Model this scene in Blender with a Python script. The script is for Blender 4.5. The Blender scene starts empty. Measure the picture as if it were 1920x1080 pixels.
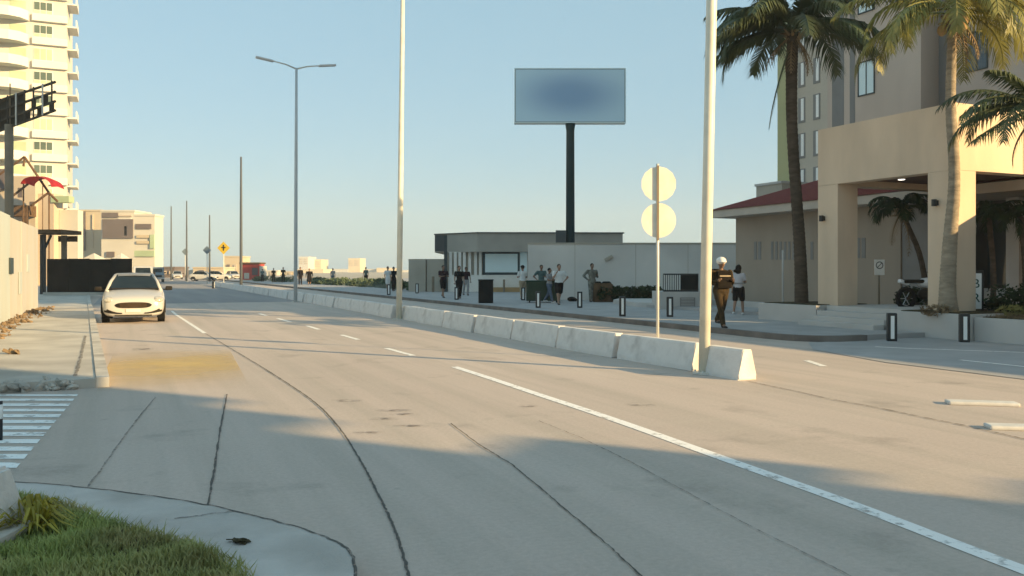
import bpy, bmesh, math, random
from mathutils import Vector, Matrix, Euler, Quaternion
random.seed(11)
rnd = random.random
C = bpy.context.scene.collection
SC = bpy.context.scene
F, CX, HZ, CH = 1600.0, 960.0, 507.0, 1.55
TH = math.atan2(.411, .912)          # the avenue's direction: local +Y runs along it, local +X across it
CT, ST = math.cos(TH), math.sin(TH)
PI = math.pi
PLAZA = .12

def gp(px, py, z=0.0):
    Y = F * (CH - z) / (py - HZ)
    return Vector(((px - CX) / F * Y, Y, z))
def at(px, py, Y):
    return Vector(((px - CX) / F * Y, Y, CH - (py - HZ) / F * Y))
def ts(t, s, z=0.0):
    return Vector((t * CT - s * ST, t * ST + s * CT, z))
def to_ts(p):
    return (p.x * CT + p.y * ST, -p.x * ST + p.y * CT)

# ------------------------------------------------------------------ materials
def mat(name, col, rough=.8, var=.12, scale=2.0, metal=0.0, bump=0.0, bscale=40.0, stretch=(1, 1, 1), tint=None, tamt=.5, tscale=.6, spec=.5, trans=0.0, sheen=0):
    m = bpy.data.materials.new(name); m.use_nodes = True
    nt = m.node_tree; N = nt.nodes; L = nt.links
    b = N['Principled BSDF']
    b.inputs['Roughness'].default_value = rough
    b.inputs['Metallic'].default_value = metal
    b.inputs['Specular IOR Level'].default_value = spec
    tc = N.new('ShaderNodeTexCoord'); mp = N.new('ShaderNodeMapping'); mp.inputs['Scale'].default_value = stretch
    L.new(tc.outputs['Object'], mp.inputs['Vector'])
    def mix(a, bcol, fac):
        x = N.new('ShaderNodeMix'); x.data_type = 'RGBA'
        for sock, v in ((x.inputs[0], fac), (x.inputs[6], a), (x.inputs[7], bcol)):
            if hasattr(v, 'is_linked'): L.new(v, sock)
            elif isinstance(v, (int, float)): sock.default_value = v
            else: sock.default_value = (*v, 1)
        return x.outputs[2]
    def noise(sc, detail=6, lo=.3, hi=.7):
        n = N.new('ShaderNodeTexNoise'); n.inputs['Scale'].default_value = sc; n.inputs['Detail'].default_value = detail
        L.new(mp.outputs[0], n.inputs['Vector'])
        r = N.new('ShaderNodeMapRange'); r.inputs['From Min'].default_value = lo; r.inputs['From Max'].default_value = hi
        L.new(n.outputs['Fac'], r.inputs['Value'])
        return r.outputs['Result'], n
    if var > 0:
        f, n0 = noise(scale)
        c = mix(tuple(x * (1 - var) for x in col), tuple(min(1, x * (1 + var)) for x in col), f)
    else:
        c = col
    if tint:
        f2, _ = noise(tscale, 8, .45, .75)
        mm = N.new('ShaderNodeMath'); mm.operation = 'MULTIPLY'; mm.inputs[1].default_value = tamt
        L.new(f2, mm.inputs[0])
        c = mix(c, tint, mm.outputs[0])
    if hasattr(c, 'is_linked'): L.new(c, b.inputs['Base Color'])
    else: b.inputs['Base Color'].default_value = (*c, 1)
    if bump:
        f3, n3 = noise(bscale, 5, 0, 1)
        bp = N.new('ShaderNodeBump'); bp.inputs['Strength'].default_value = bump; bp.inputs['Distance'].default_value = .02
        L.new(f3, bp.inputs['Height']); L.new(bp.outputs[0], b.inputs['Normal'])
    if trans:
        t = N.new('ShaderNodeBsdfTranslucent'); ms = N.new('ShaderNodeMixShader'); ms.inputs[0].default_value = trans
        if hasattr(c, 'is_linked'): L.new(c, t.inputs[0])
        else: t.inputs[0].default_value = (*c, 1)
        L.new(b.outputs[0], ms.inputs[1]); L.new(t.outputs[0], ms.inputs[2])
        L.new(ms.outputs[0], N['Material Output'].inputs['Surface'])
    return m

def emit(name, col, st):
    m = bpy.data.materials.new(name); m.use_nodes = True
    b = m.node_tree.nodes['Principled BSDF']
    b.inputs['Base Color'].default_value = (*col, 1); b.inputs['Emission Color'].default_value = (*col, 1)
    b.inputs['Emission Strength'].default_value = st
    return m

def road_material():
    m = bpy.data.materials.new('road_concrete'); m.use_nodes = True
    nt = m.node_tree; N = nt.nodes; L = nt.links; b = N['Principled BSDF']
    b.inputs['Roughness'].default_value = .85; b.inputs['Specular IOR Level'].default_value = .3
    tc = N.new('ShaderNodeTexCoord')
    def noise(stretch, sc, det, lo, hi):
        mp = N.new('ShaderNodeMapping'); mp.inputs['Scale'].default_value = stretch
        L.new(tc.outputs['Object'], mp.inputs['Vector'])
        n = N.new('ShaderNodeTexNoise'); n.inputs['Scale'].default_value = sc; n.inputs['Detail'].default_value = det
        n.inputs['Roughness'].default_value = .6
        L.new(mp.outputs[0], n.inputs['Vector'])
        r = N.new('ShaderNodeMapRange'); r.inputs['From Min'].default_value = lo; r.inputs['From Max'].default_value = hi
        L.new(n.outputs['Fac'], r.inputs['Value']); return r.outputs['Result'], n.outputs['Fac']
    def mix(a, bb, fac, mode='MIX'):
        x = N.new('ShaderNodeMix'); x.data_type = 'RGBA'; x.blend_type = mode
        for sock, v in ((x.inputs[0], fac), (x.inputs[6], a), (x.inputs[7], bb)):
            if hasattr(v, 'is_linked'): L.new(v, sock)
            elif isinstance(v, (int, float)): sock.default_value = v
            else: sock.default_value = (*v, 1)
        return x.outputs[2]
    def mul(v, k):
        q = N.new('ShaderNodeMath'); q.operation = 'MULTIPLY'; q.inputs[1].default_value = k; L.new(v, q.inputs[0]); return q.outputs[0]
    big, _ = noise((1, .35, 1), .35, 8, .3, .7)
    c = mix((.555, .465, .405), (.645, .545, .475), big)
    streak, _ = noise((2.2, .06, 1), 1.0, 6, .42, .72)         # tyre polish along the lanes
    c = mix(c, (.45, .395, .335), mul(streak, .75))
    cross, _ = noise((.1, 3.0, 1), 1.0, 5, .5, .75)            # broom marks across
    c = mix(c, (.60, .53, .45), mul(cross, .35))
    patch, _ = noise((1, 1, 1), .9, 10, .58, .74)              # oil spots
    c = mix(c, (.29, .25, .215), mul(patch, .6))
    fine, fh = noise((1, 1, 1), 90, 4, .2, .8)
    c = mix(c, mix(c, (.74, .74, .74), 1.0, 'MULTIPLY'), mul(fine, .6))
    grain, _ = noise((1, 1, 1), 28, 5, .35, .65)
    c = mix(c, mix(c, (.8, .79, .77), 1.0, 'MULTIPLY'), mul(grain, .55))
    spot, _ = noise((1, 1, 1), 3.2, 3, .68, .76)               # drips and small repairs
    c = mix(c, (.3, .265, .23), mul(spot, .5))
    L.new(c, b.inputs['Base Color'])
    bp = N.new('ShaderNodeBump'); bp.inputs['Strength'].default_value = .35; bp.inputs['Distance'].default_value = .006
    L.new(fh, bp.inputs['Height']); L.new(bp.outputs[0], b.inputs['Normal'])
    return m

def worn_paint(name, col, lo=.42, hi=.6, scale=6, rough=.7, edge=False, opacity=1.0):
    m = bpy.data.materials.new(name); m.use_nodes = True
    nt = m.node_tree; N = nt.nodes; L = nt.links; b = N['Principled BSDF']
    b.inputs['Base Color'].default_value = (*col, 1); b.inputs['Roughness'].default_value = rough
    tc = N.new('ShaderNodeTexCoord')
    n = N.new('ShaderNodeTexNoise'); n.inputs['Scale'].default_value = scale; n.inputs['Detail'].default_value = 8; n.inputs['Roughness'].default_value = .65
    L.new(tc.outputs['Object'], n.inputs['Vector'])
    r = N.new('ShaderNodeMapRange'); r.inputs['From Min'].default_value = lo; r.inputs['From Max'].default_value = hi
    L.new(n.outputs['Fac'], r.inputs['Value'])
    v = r.outputs['Result']
    if edge:                                                   # the stain peters out towards its rim
        s = N.new('ShaderNodeSeparateXYZ'); L.new(tc.outputs['Generated'], s.inputs[0])
        for k in (0, 1):
            w = N.new('ShaderNodeMath'); w.operation = 'PINGPONG'; w.inputs[1].default_value = .5; L.new(s.outputs[k], w.inputs[0])
            q = N.new('ShaderNodeMapRange'); q.inputs['From Max'].default_value = .45; L.new(w.outputs[0], q.inputs['Value'])
            mm = N.new('ShaderNodeMath'); mm.operation = 'MULTIPLY'; L.new(v, mm.inputs[0]); L.new(q.outputs['Result'], mm.inputs[1]); v = mm.outputs[0]
    mm = N.new('ShaderNodeMath'); mm.operation = 'MULTIPLY'; mm.inputs[1].default_value = opacity; L.new(v, mm.inputs[0])
    L.new(mm.outputs[0], b.inputs['Alpha'])
    return m

M = {}
M['road'] = road_material()
M['sand'] = mat('sand_ground', (.42, .37, .29), .95, .15, .3)
M['walk'] = mat('pavement_concrete', (0.506, 0.471, 0.414), .9, .12, 1.2, bump=.3, bscale=60, tint=(.28, .25, .21), tamt=.6, tscale=.9)
M['plaza'] = mat('plaza_paving', (.37, .36, .35), .85, .12, 1.5, bump=.2, bscale=50, tint=(.26, .26, .26), tamt=.5, tscale=.5)
M['kerb'] = mat('kerb_stone', (0.540, 0.506, 0.448), .9, .15, 3, bump=.3, tint=(.2, .18, .15), tamt=.6, tscale=2)
M['corner'] = mat('corner_concrete', (.52, .49, .455), .92, .14, 1.6, bump=.4, bscale=50, tint=(.3, .265, .23), tamt=.75, tscale=1.3)
M['kerb_stone'] = mat('pale_kerb_stone', (.66, .64, .6), .85, .15, 4, tint=(.45, .42, .37), tamt=.6, tscale=3)
M['kerb_dark'] = mat('dark_kerb', (.15, .13, .115), .9, .2, 3, bump=.3, tint=(.3, .27, .24), tamt=.5, tscale=1.2)
M['barrier'] = mat('barrier_concrete', (0.715, 0.688, 0.653), .85, .08, 2.5, bump=.25, bscale=30, tint=(.33, .30, .27), tamt=.6, tscale=3.0)
M['white_paint'] = worn_paint('worn_white_paint', (.9, .88, .84), .27, .46, 9)
M['white_zebra'] = worn_paint('zebra_paint', (.86, .88, .86), .3, .46, 5)
M['dash_paint'] = worn_paint('faded_dash_paint', (.92, .89, .82), .25, .45, 9, opacity=.95)
M['yellow_stain'] = worn_paint('ochre_stain', (.70, .49, .17), .05, .55, .8, edge=True, opacity=.85)
M['tar'] = worn_paint('tar_seam', (.05, .046, .04), .28, .5, 14, opacity=.92)
M['tar_soft'] = worn_paint('worn_seam', (.11, .10, .09), .33, .6, 14, opacity=.7)
M['scuff'] = worn_paint('scuff', (.15, .125, .11), .42, .62, 7, edge=True, opacity=.75)
M['pole_grey'] = mat('pole_grey_paint', (.5, .53, .54), .5, .06, 2)
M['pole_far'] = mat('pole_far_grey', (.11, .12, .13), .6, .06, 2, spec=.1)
M['galv'] = mat('galvanised_steel', (.62, .61, .56), .5, .06, 3, metal=.15)
M['pole_cream'] = mat('pole_cream_paint', (.72, .69, .58), .45, .06, 2, tint=(.4, .33, .22), tamt=.3, tscale=3)
M['lamp_grey'] = mat('lamp_grey', (.55, .57, .58), .5, .05)
M['sign_back'] = mat('bare_sign_back', (.8, .76, .65), .55, .06, 5, tint=(.5, .42, .28), tamt=.3, tscale=4)
M['black'] = mat('black_paint', (.014, .015, .016), .45, .1)
M['bin'] = mat('black_plastic', (.008, .009, .009), .75, .1, spec=.2)
M['strip'] = mat('white_reflective', (.85, .85, .82), .4, .02)
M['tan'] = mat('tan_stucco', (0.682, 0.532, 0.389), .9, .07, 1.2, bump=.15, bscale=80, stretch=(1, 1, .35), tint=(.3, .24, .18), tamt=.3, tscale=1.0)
M['mauve'] = mat('hotel_stucco', (.56, .455, .375), .9, .06, .8, bump=.1, bscale=60, stretch=(1, 1, .3), tint=(.28, .22, .2), tamt=.3, tscale=.5)
M['recess'] = mat('recess_grey', (0.240, 0.228, 0.216), .9, .06)
M['taupe'] = mat('low_wall_taupe', (0.446, 0.396, 0.323), .9, .07, 1, bump=.15, bscale=60, tint=(.22, .19, .15), tamt=.3, tscale=.7)
M['column'] = mat('grey_column', (0.504, 0.480, 0.450), .9, .07, 1.2, bump=.15, bscale=60)
M['lightgrey'] = mat('far_tower_grey', (.52, .455, .37), .9, .05, .4)
M['olive'] = mat('olive_strip', (.42, .41, .21), .9, .06, .4)
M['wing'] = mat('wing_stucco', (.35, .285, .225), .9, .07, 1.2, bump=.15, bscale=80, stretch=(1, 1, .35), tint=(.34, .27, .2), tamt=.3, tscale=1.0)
M['shade_dark_road'] = mat('shade_dark_road', (.27, .255, .25), .9, .12, .8, bump=.3, bscale=60, stretch=(1.5, .1, 1), tint=(.36, .33, .3), tamt=.5, tscale=.5)
M['tile'] = mat('red_roof_tile', (.17, .032, .024), .85, .25, 6, bump=.6, bscale=16, stretch=(1, 3, 1), spec=.15)
M['fascia'] = mat('fascia_board', (0.494, 0.425, 0.356), .8, .08)
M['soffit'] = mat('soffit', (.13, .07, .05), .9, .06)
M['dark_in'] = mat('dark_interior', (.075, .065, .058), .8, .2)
M['glass'] = mat('window_glass', (.05, .06, .065), .08, .1, .6, spec=.8)
M['glass_pale'] = mat('pale_window_film', (0.731, 0.860, 0.860), .3, .06, .5, spec=.5)
M['glass_green'] = mat('greenish_glass', (.09, .12, .085), .15, .2, .3, spec=.7)
M['glass_teal'] = mat('green_tint_glass', (.42, .5, .34), .25, .15, .3, spec=.5)
M['frame'] = mat('dark_frame', (.03, .045, .045), .5, .1)
M['white_frame'] = mat('white_frame', (.7, .7, .66), .5, .04)
M['pav_fascia'] = mat('pavilion_fascia', (0.389, 0.353, 0.302), .8, .08, 1.0)
M['pav_dark'] = mat('pavilion_dark', (.07, .075, .075), .7, .1)
M['pav_white'] = mat('pavilion_white', (0.860, 0.815, 0.741), .85, .07, 1.0, tint=(.4, .34, .28), tamt=.4, tscale=1)
M['wall_grey'] = mat('plain_grey_wall', (0.726, 0.690, 0.635), .9, .05, .35, bump=.1, bscale=40, tint=(.31, .3, .28), tamt=.5, tscale=.25)
M['ochre'] = mat('ochre_step', (.42, .27, .12), .9, .1)
M['panel'] = None
M['green_pole'] = mat('dark_green_pole', (.008, .03, .032), .5, .15)
M['cream'] = mat('cream_tower', (.58, .55, .49), .85, .06, .12, stretch=(1, 1, .4), tint=(.6, .52, .36), tamt=.3, tscale=.3)
M['cream_par'] = mat('balcony_parapet', (.64, .635, .59), .85, .05, .3)
M['far_cream'] = mat('far_cream', (.52, .43, .3), .9, .08, .2)
M['far_pink'] = mat('far_pink', (.5, .42, .33), .9, .1, .25)
M['far_white'] = mat('far_white', (.56, .53, .46), .85, .08, .2)
M['far_brown'] = mat('far_brown', (.13, .105, .1), .85, .15, .3)
M['far_green'] = mat('far_green', (.36, .45, .28), .85, .12, .3)
M['haze_white'] = mat('distant_white', (.62, .6, .55), .9, .08, .05)
M['haze_cream'] = mat('distant_cream', (.66, .56, .4), .9, .08, .05)
M['fence_black'] = mat('black_hoarding', (.022, .018, .014), .85, .35, .8, tint=(.06, .035, .028), tamt=.6, tscale=.5, spec=.08)
M['hoard'] = mat('cream_hoarding', (.51, .495, .455), .8, .05, .7, bump=.15, bscale=25, stretch=(1, 1, .3), tint=(.5, .43, .3), tamt=.5, tscale=1.6)
M['hoard_blue'] = mat('bluish_hoarding', (.46, .51, .5), .8, .05, .8, stretch=(1, 1, .3), tint=(.5, .47, .38), tamt=.4, tscale=1.5)
M['rust'] = mat('rust_brown', (.13, .08, .045), .85, .25, 3, spec=.08)
M['truss'] = mat('truss_dark', (.06, .055, .045), .7, .2, 2, spec=.08)
M['brownpost'] = mat('brown_post', (.22, .17, .115), .8, .15, 2)
M['red'] = mat('red_canvas', (.62, .035, .04), .7, .12, 2)
M['rubble'] = mat('rubble', (.2, .14, .085), .95, .45, 4)
M['soil'] = mat('soil', (.07, .06, .035), .95, .35, 6, bump=.6, spec=.08)
M['car'] = mat('white_car_paint', (0.490, 0.476, 0.449), .25, .02, 1, spec=.6)
M['car_glass'] = mat('car_glass', (.010, .015, .015), .06, .3, 3, spec=.4)
M['rubber'] = mat('rubber', (.012, .012, .012), .85, .2, spec=.08)
M['plastic'] = mat('black_trim', (.016, .013, .01), .6, .1, spec=.15)
M['chrome'] = mat('grey_metal', (.55, .55, .55), .3, .05, metal=.8)
M['headlight'] = mat('headlight_lens', (.42, .4, .35), .12, .3, 12, spec=.9)
M['plate'] = mat('plate', (.72, .66, .55), .6, .05)
M['bark'] = mat('palm_bark', (.085, .066, .05), .95, .3, 4, bump=.8, bscale=18, stretch=(1, 1, 3), spec=.08)
M['bark_pale'] = mat('palm_bark_pale', (.30, .245, .18), .95, .3, 4, bump=.8, bscale=18, stretch=(1, 1, 3))
M['frond'] = mat('palm_leaf', (.06, .082, .034), .5, .45, .9, tint=(.10, .10, .03), tamt=.6, tscale=1.4, trans=.2)
M['frond_sun_yel'] = mat('palm_leaf_sun_yellow', (.26, .245, .065), .5, .4, .9, tint=(.05, .07, .02), tamt=.7, tscale=1.2, trans=.3)  # yellow puts sunlight on the palm into leaf colour; also colours one low plant
M['frond_dead'] = mat('dead_frond', (.22, .15, .08), .85, .3, 3)
M['coco'] = mat('coconut', (.36, .22, .09), .7, .2, 6)
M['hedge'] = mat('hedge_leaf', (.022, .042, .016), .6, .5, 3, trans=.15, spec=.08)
M['shrub'] = mat('beach_shrub_leaf', (0.090, 0.126, 0.060), .7, .45, 1.5, trans=.2)
M['shrub_pale'] = mat('beach_grass_leaf', (0.170, 0.200, 0.160), .8, .35, 1.2, trans=.2)
M['grass'] = mat('grass_blade', (.31, .355, .10), .6, .4, 2.2, tint=(.50, .42, .19), tamt=.85, tscale=1.6, trans=.3)
M['yellowleaf'] = mat('yellowed_leaf', (.38, .32, .04), .6, .35, 8, trans=.3)
M['skin'] = mat('skin', (.33, .19, .125), .6, .06)
M['skin_d'] = mat('skin_tan', (.22, .125, .08), .6, .06)
M['hair'] = mat('dark_hair', (.012, .01, .009), .6, .2, spec=.08)
M['c_black'] = mat('black_cloth', (.014, .012, .013), .9, .2, 8, spec=.08)
M['c_maroon'] = mat('maroon_cloth', (.03, .014, .02), .9, .2, 8, spec=.08)
M['c_white'] = mat('white_cloth', (.7, .7, .68), .9, .06, 8, spec=.08)
M['c_grey'] = mat('grey_cloth', (.3, .3, .3), .9, .12, 8, spec=.08)
M['c_teal'] = mat('teal_cloth', (.075, .13, .13), .9, .15, 8, spec=.08)
M['c_camo'] = mat('camo_cloth', (.05, .034, .018), .95, .3, 7, tint=(.03, .022, .012), tamt=.95, tscale=9, spec=.08)
M['c_camo_grey'] = mat('grey_camo_cloth', (.2, .2, .17), .95, .4, 7, tint=(.05, .055, .04), tamt=.9, tscale=8, spec=.08)
M['c_denim'] = mat('denim_cloth', (.1, .13, .18), .9, .15, 8, spec=.08)
M['c_brown'] = mat('brown_cloth', (.014, .011, .008), .9, .2, 8, spec=.08)
M['c_lilac'] = mat('pale_lilac_cloth', (.56, .53, .55), .9, .06, 8, spec=.08)
M['c_khaki'] = mat('khaki_cloth', (.36, .29, .2), .9, .15, 6, spec=.08)
M['shoe'] = mat('dark_shoe', (.02, .018, .016), .7, .2)
M['shoe_w'] = mat('white_shoe', (.6, .6, .58), .7, .1)
M['helmet'] = mat('white_helmet', (.75, .73, .68), .35, .05)
M['green_box'] = mat('dark_green_plastic', (.008, .03, .01), .6, .2)
M['yellow_sign'] = mat('yellow_sign', (.62, .42, .03), .5, .08, 5)
M['blue_sign'] = mat('grey_blue_sign', (.16, .21, .25), .5, .08, 5)
M['kiosk_red'] = mat('kiosk_red', (.5, .07, .05), .6, .15, 1)
M['silver'] = mat('silver_paint', (.5, .5, .48), .3, .04, spec=.6)
M['moto_white'] = mat('moto_white', (.72, .72, .72), .3, .04)
M['lamp_on'] = emit('downlight_lens', (1, .93, .8), 2.2)
M['green_glyph'] = mat('green_sign_ink', (.01, .07, .05), .6, .05)

def panel_material():          # faded print of the roadside panel: blue, deeper in the middle
    m = bpy.data.materials.new('panel_print'); m.use_nodes = True
    nt = m.node_tree; N = nt.nodes; L = nt.links; b = N['Principled BSDF']; b.inputs['Roughness'].default_value = .6
    tc = N.new('ShaderNodeTexCoord'); mp = N.new('ShaderNodeMapping')
    mp.inputs['Location'].default_value = (-.8, 0, -.84); mp.inputs['Scale'].default_value = (1.6, 0, 1.6)
    L.new(tc.outputs['Generated'], mp.inputs['Vector'])
    g = N.new('ShaderNodeTexGradient'); g.gradient_type = 'SPHERICAL'; L.new(mp.outputs[0], g.inputs[0])
    r = N.new('ShaderNodeValToRGB'); r.color_ramp.interpolation = 'EASE'
    r.color_ramp.elements[0].color = (.58, .78, .90, 1); r.color_ramp.elements[1].color = (.30, .46, .66, 1)
    r.color_ramp.elements[1].position = .85
    L.new(g.outputs[0], r.inputs[0]); L.new(r.outputs[0], b.inputs['Base Color'])
    return m
M['panel'] = panel_material()

# ------------------------------------------------------------------ mesh builder
class MB:
    def __init__(self):
        self.bm = bmesh.new()
    def box(self, c, s, rz=0, bev=0, rot=None):
        m = Matrix.Translation(Vector(c)) @ (rot.to_matrix().to_4x4() if rot else Matrix.Rotation(rz, 4, 'Z')) @ Matrix.Diagonal((*s, 1))
        r = bmesh.ops.create_cube(self.bm, size=1, matrix=m)
        if bev:
            ed = list({e for v in r['verts'] for e in v.link_edges})
            bmesh.ops.bevel(self.bm, geom=ed, offset=bev, segments=2, affect='EDGES', profile=.6)
        return self
    def bx(self, x0, x1, y0, y1, z0, z1, bev=0):
        return self.box(((x0 + x1) / 2, (y0 + y1) / 2, (z0 + z1) / 2), (x1 - x0, y1 - y0, z1 - z0), bev=bev)
    def tube(self, pts, rad, n=10, cap=True):
        pts = [Vector(p) for p in pts]
        if not hasattr(rad, '__len__'): rad = [rad] * len(pts)
        rings = []; up = Vector((0, 0, 1)); prev = None
        for i, p in enumerate(pts):
            d = (pts[min(i + 1, len(pts) - 1)] - pts[max(i - 1, 0)]).normalized()
            a = prev if prev is not None else (Vector((1, 0, 0)) if abs(d.z) > .9 else up)
            x = (a - d * a.dot(d)); x = x.normalized() if x.length > 1e-6 else d.orthogonal().normalized()
            prev = x; y = d.cross(x)
            rings.append([self.bm.verts.new(p + (x * math.cos(2 * PI * k / n) + y * math.sin(2 * PI * k / n)) * rad[i]) for k in range(n)])
        for a, b in zip(rings, rings[1:]):
            for k in range(n):
                self.bm.faces.new((a[k], a[(k + 1) % n], b[(k + 1) % n], b[k]))
        if cap:
            self.bm.faces.new(rings[0][::-1]); self.bm.faces.new(rings[-1])
        return self
    def ball(self, c, r, sub=2, rot=None):
        r = (r, r, r) if not hasattr(r, '__len__') else r
        m = Matrix.Translation(Vector(c)) @ (rot.to_matrix().to_4x4() if rot else Matrix()) @ Matrix.Diagonal((*r, 1))
        bmesh.ops.create_icosphere(self.bm, subdivisions=sub, radius=1, matrix=m); return self
    def prism(self, poly, z0, z1):
        a = [self.bm.verts.new((x, y, z0)) for x, y in poly]; b = [self.bm.verts.new((x, y, z1)) for x, y in poly]
        n = len(poly)
        self.bm.faces.new(a[::-1]); self.bm.faces.new(b)
        for k in range(n): self.bm.faces.new((a[k], a[(k + 1) % n], b[(k + 1) % n], b[k]))
        return self
    def sheet(self, pts):
        self.bm.faces.new([self.bm.verts.new(p) for p in pts]); return self
    def quad(self, *p): return self.sheet(p)
    def ext(self, poly, axis_o, ax, ay, az, d0, d1):
        """polygon in the plane (ax, ay) at origin axis_o, thickened along az from d0 to d1"""
        o = Vector(axis_o); ax, ay, az = Vector(ax), Vector(ay), Vector(az)
        a = [self.bm.verts.new(o + ax * u + ay * v + az * d0) for u, v in poly]
        b = [self.bm.verts.new(o + ax * u + ay * v + az * d1) for u, v in poly]
        n = len(poly); self.bm.faces.new(a[::-1]); self.bm.faces.new(b)
        for k in range(n): self.bm.faces.new((a[k], a[(k + 1) % n], b[(k + 1) % n], b[k]))
        return self
    def build(self, name, m, parent=None, smooth=False, loc=None, rz=None):
        bmesh.ops.recalc_face_normals(self.bm, faces=self.bm.faces)
        me = bpy.data.meshes.new(name); self.bm.to_mesh(me); self.bm.free()
        for mm in (m if isinstance(m, (list, tuple)) else [m]): me.materials.append(mm)
        if smooth:
            for p in me.polygons: p.use_smooth = True
        o = bpy.data.objects.new(name, me); C.objects.link(o)
        if parent: o.parent = parent
        if loc is not None: o.location = loc
        if rz is not None: o.rotation_euler = (0, 0, rz)
        return o

def smooth_by_angle(o, deg=40):
    me = o.data
    for p in me.polygons: p.use_smooth = True
    bm = bmesh.new(); bm.from_mesh(me)
    for e in bm.edges:
        if len(e.link_faces) == 2 and e.calc_face_angle(0) > math.radians(deg): e.smooth = False
    bm.to_mesh(me); bm.free()

def tag(o, label=None, cat=None, group=None, kind=None):
    if label: o['label'] = label
    if cat: o['category'] = cat
    if group: o['group'] = group
    if kind: o['kind'] = kind
    return o
def thing(name, label, cat, loc=(0, 0, 0), rz=0, group=None):
    o = bpy.data.objects.new(name, None); C.objects.link(o)
    o.location = loc; o.rotation_euler = (0, 0, rz); o.empty_display_size = .3
    return tag(o, label, cat, group)
def kids(o): return [c for c in bpy.data.objects if c.parent == o]
def dup(root, loc, rz=None, label=None):
    r = root.copy(); C.objects.link(r); r.location = loc
    if rz is not None: r.rotation_euler = (0, 0, rz)
    if label: r['label'] = label
    for ch in kids(root):
        c = ch.copy(); C.objects.link(c); c.parent = r
        for g in kids(ch):
            d = g.copy(); C.objects.link(d); d.parent = c
    return r
def structure(o): o['kind'] = 'structure'; return o

# ------------------------------------------------------------------ ground, road, pavements
structure(MB().quad((-4000, -600, -.03), (4000, -600, -.03), (4000, 6000, -.03), (-4000, 6000, -.03)).build('ground', M['sand']))
structure(MB().quad((-70, -70, 0), (34, -70, 0), (34, 330, 0), (-70, 330, 0)).build('road', M['road'], rz=TH))
Zm = .004
structure(MB().quad((-1.4, 43, .004), (7.82, 43, .004), (7.82, 330, .004), (-1.4, 330, .004)).build('far_road', M['shade_dark_road'], rz=TH))  # darker sheet: part of the hotel's shade is put into the road colour

def strip(pts, w, z):
    """ribbon along points on the ground with width w (or list)"""
    mb = MB(); pts = [Vector(p) for p in pts]; prev = None
    for i, p in enumerate(pts):
        d = (pts[min(i + 1, len(pts) - 1)] - pts[max(i - 1, 0)]); d.z = 0; d.normalize()
        n = Vector((-d.y, d.x, 0)); ww = (w[i] if hasattr(w, '__len__') else w) / 2
        a, b = mb.bm.verts.new((p.x + n.x * ww, p.y + n.y * ww, z)), mb.bm.verts.new((p.x - n.x * ww, p.y - n.y * ww, z))
        if prev: mb.bm.faces.new((prev[0], prev[1], b, a))
        prev = (a, b)
    return mb
def wobble(pts, n=8, amp=.02):
    out = []
    for a, b in zip(pts, pts[1:]):
        for k in range(n):
            q = a.lerp(b, k / n); out.append(q + Vector(((rnd() - .5) * amp, (rnd() - .5) * amp, 0)))
    return out + [pts[-1]]
def gpl(*xy): return [gp(x, y) for x, y in xy]
def smooth_poly(pts, it=2):
    for _ in range(it):
        q = [pts[0]]
        for a, b in zip(pts, pts[1:]): q += [a.lerp(b, .25), a.lerp(b, .75)]
        pts = q + [pts[-1]]
    return pts

# lane lines
line = smooth_poly(gpl((2300, 1208), (1920, 1071), (1600, 946), (1400, 876), (1150, 786), (1000, 737), (930, 713), (852, 688)))
structure(strip(line, .125, Zm).build('road_marking', M['white_paint']))
for a, b in (((775, 667), (724, 653)), ((672, 637), (640, 628)), ((598, 618), (576, 611)), ((545, 604), (520, 597)), ((500, 592), (486, 588))):
    structure(strip([gp(*a), gp(*b)], .12, Zm).build('road_marking', M['dash_paint']))
structure(strip(gpl((384, 625), (330, 590), (322, 583)), .1, Zm).build('road_marking', M['dash_paint']))
structure(strip(gpl((1545, 687), (1512, 676)), .12, Zm).build('road_marking', M['dash_paint']))
# driveway lines on the right
for pts in (((1640, 651), (1700, 654), (1925, 662)), ((1800, 676), (1925, 689))):
    structure(strip([gp(x, y) for x, y in pts], .1, 3 * Zm).build('road_marking', M['dash_paint']))
# seams and cracks
seam = smooth_poly(gpl((384, 625), (430, 652), (500, 694), (560, 733), (600, 762), (636, 802), (660, 838), (690, 890), (715, 940), (737, 985), (752, 1030), (765, 1075), (790, 1180)))
structure(strip(wobble(seam, 6, .008), [.012 + .01 * rnd() for _ in range(6 * (len(seam) - 1) + 1)], 2 * Zm).build('crack_and_shade_line', M['tar']))
for pts, w, mm in (
        (((845, 795), (900, 836), (960, 872), (1010, 914), (1070, 965), (1130, 1015), (1200, 1080), (1260, 1140)), .011, 'tar'),
        (((1010, 790), (1090, 822), (1180, 866), (1280, 920), (1400, 985), (1500, 1034), (1600, 1085)), .010, 'tar_soft'),
        (((292, 745), (255, 790), (215, 845), (165, 915)), .016, 'tar_soft'),
        (((426, 740), (412, 810), (402, 880), (386, 965)), .016, 'tar'),
        (((1400, 715), (1500, 736), (1560, 750), (1640, 764), (1720, 781), (1800, 797), (1960, 833)), .035, 'tar_soft'),
        (((160, 640), (150, 690), (141, 722)), .05, 'tar_soft')):
    wp = wobble(gpl(*pts), 14, .008)
    structure(strip(wp, [w * (.6 + .8 * rnd()) for _ in wp], 2 * Zm if pts[0] != (160, 640) else .128).build('crack_and_shade_line', M[mm]))
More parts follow.
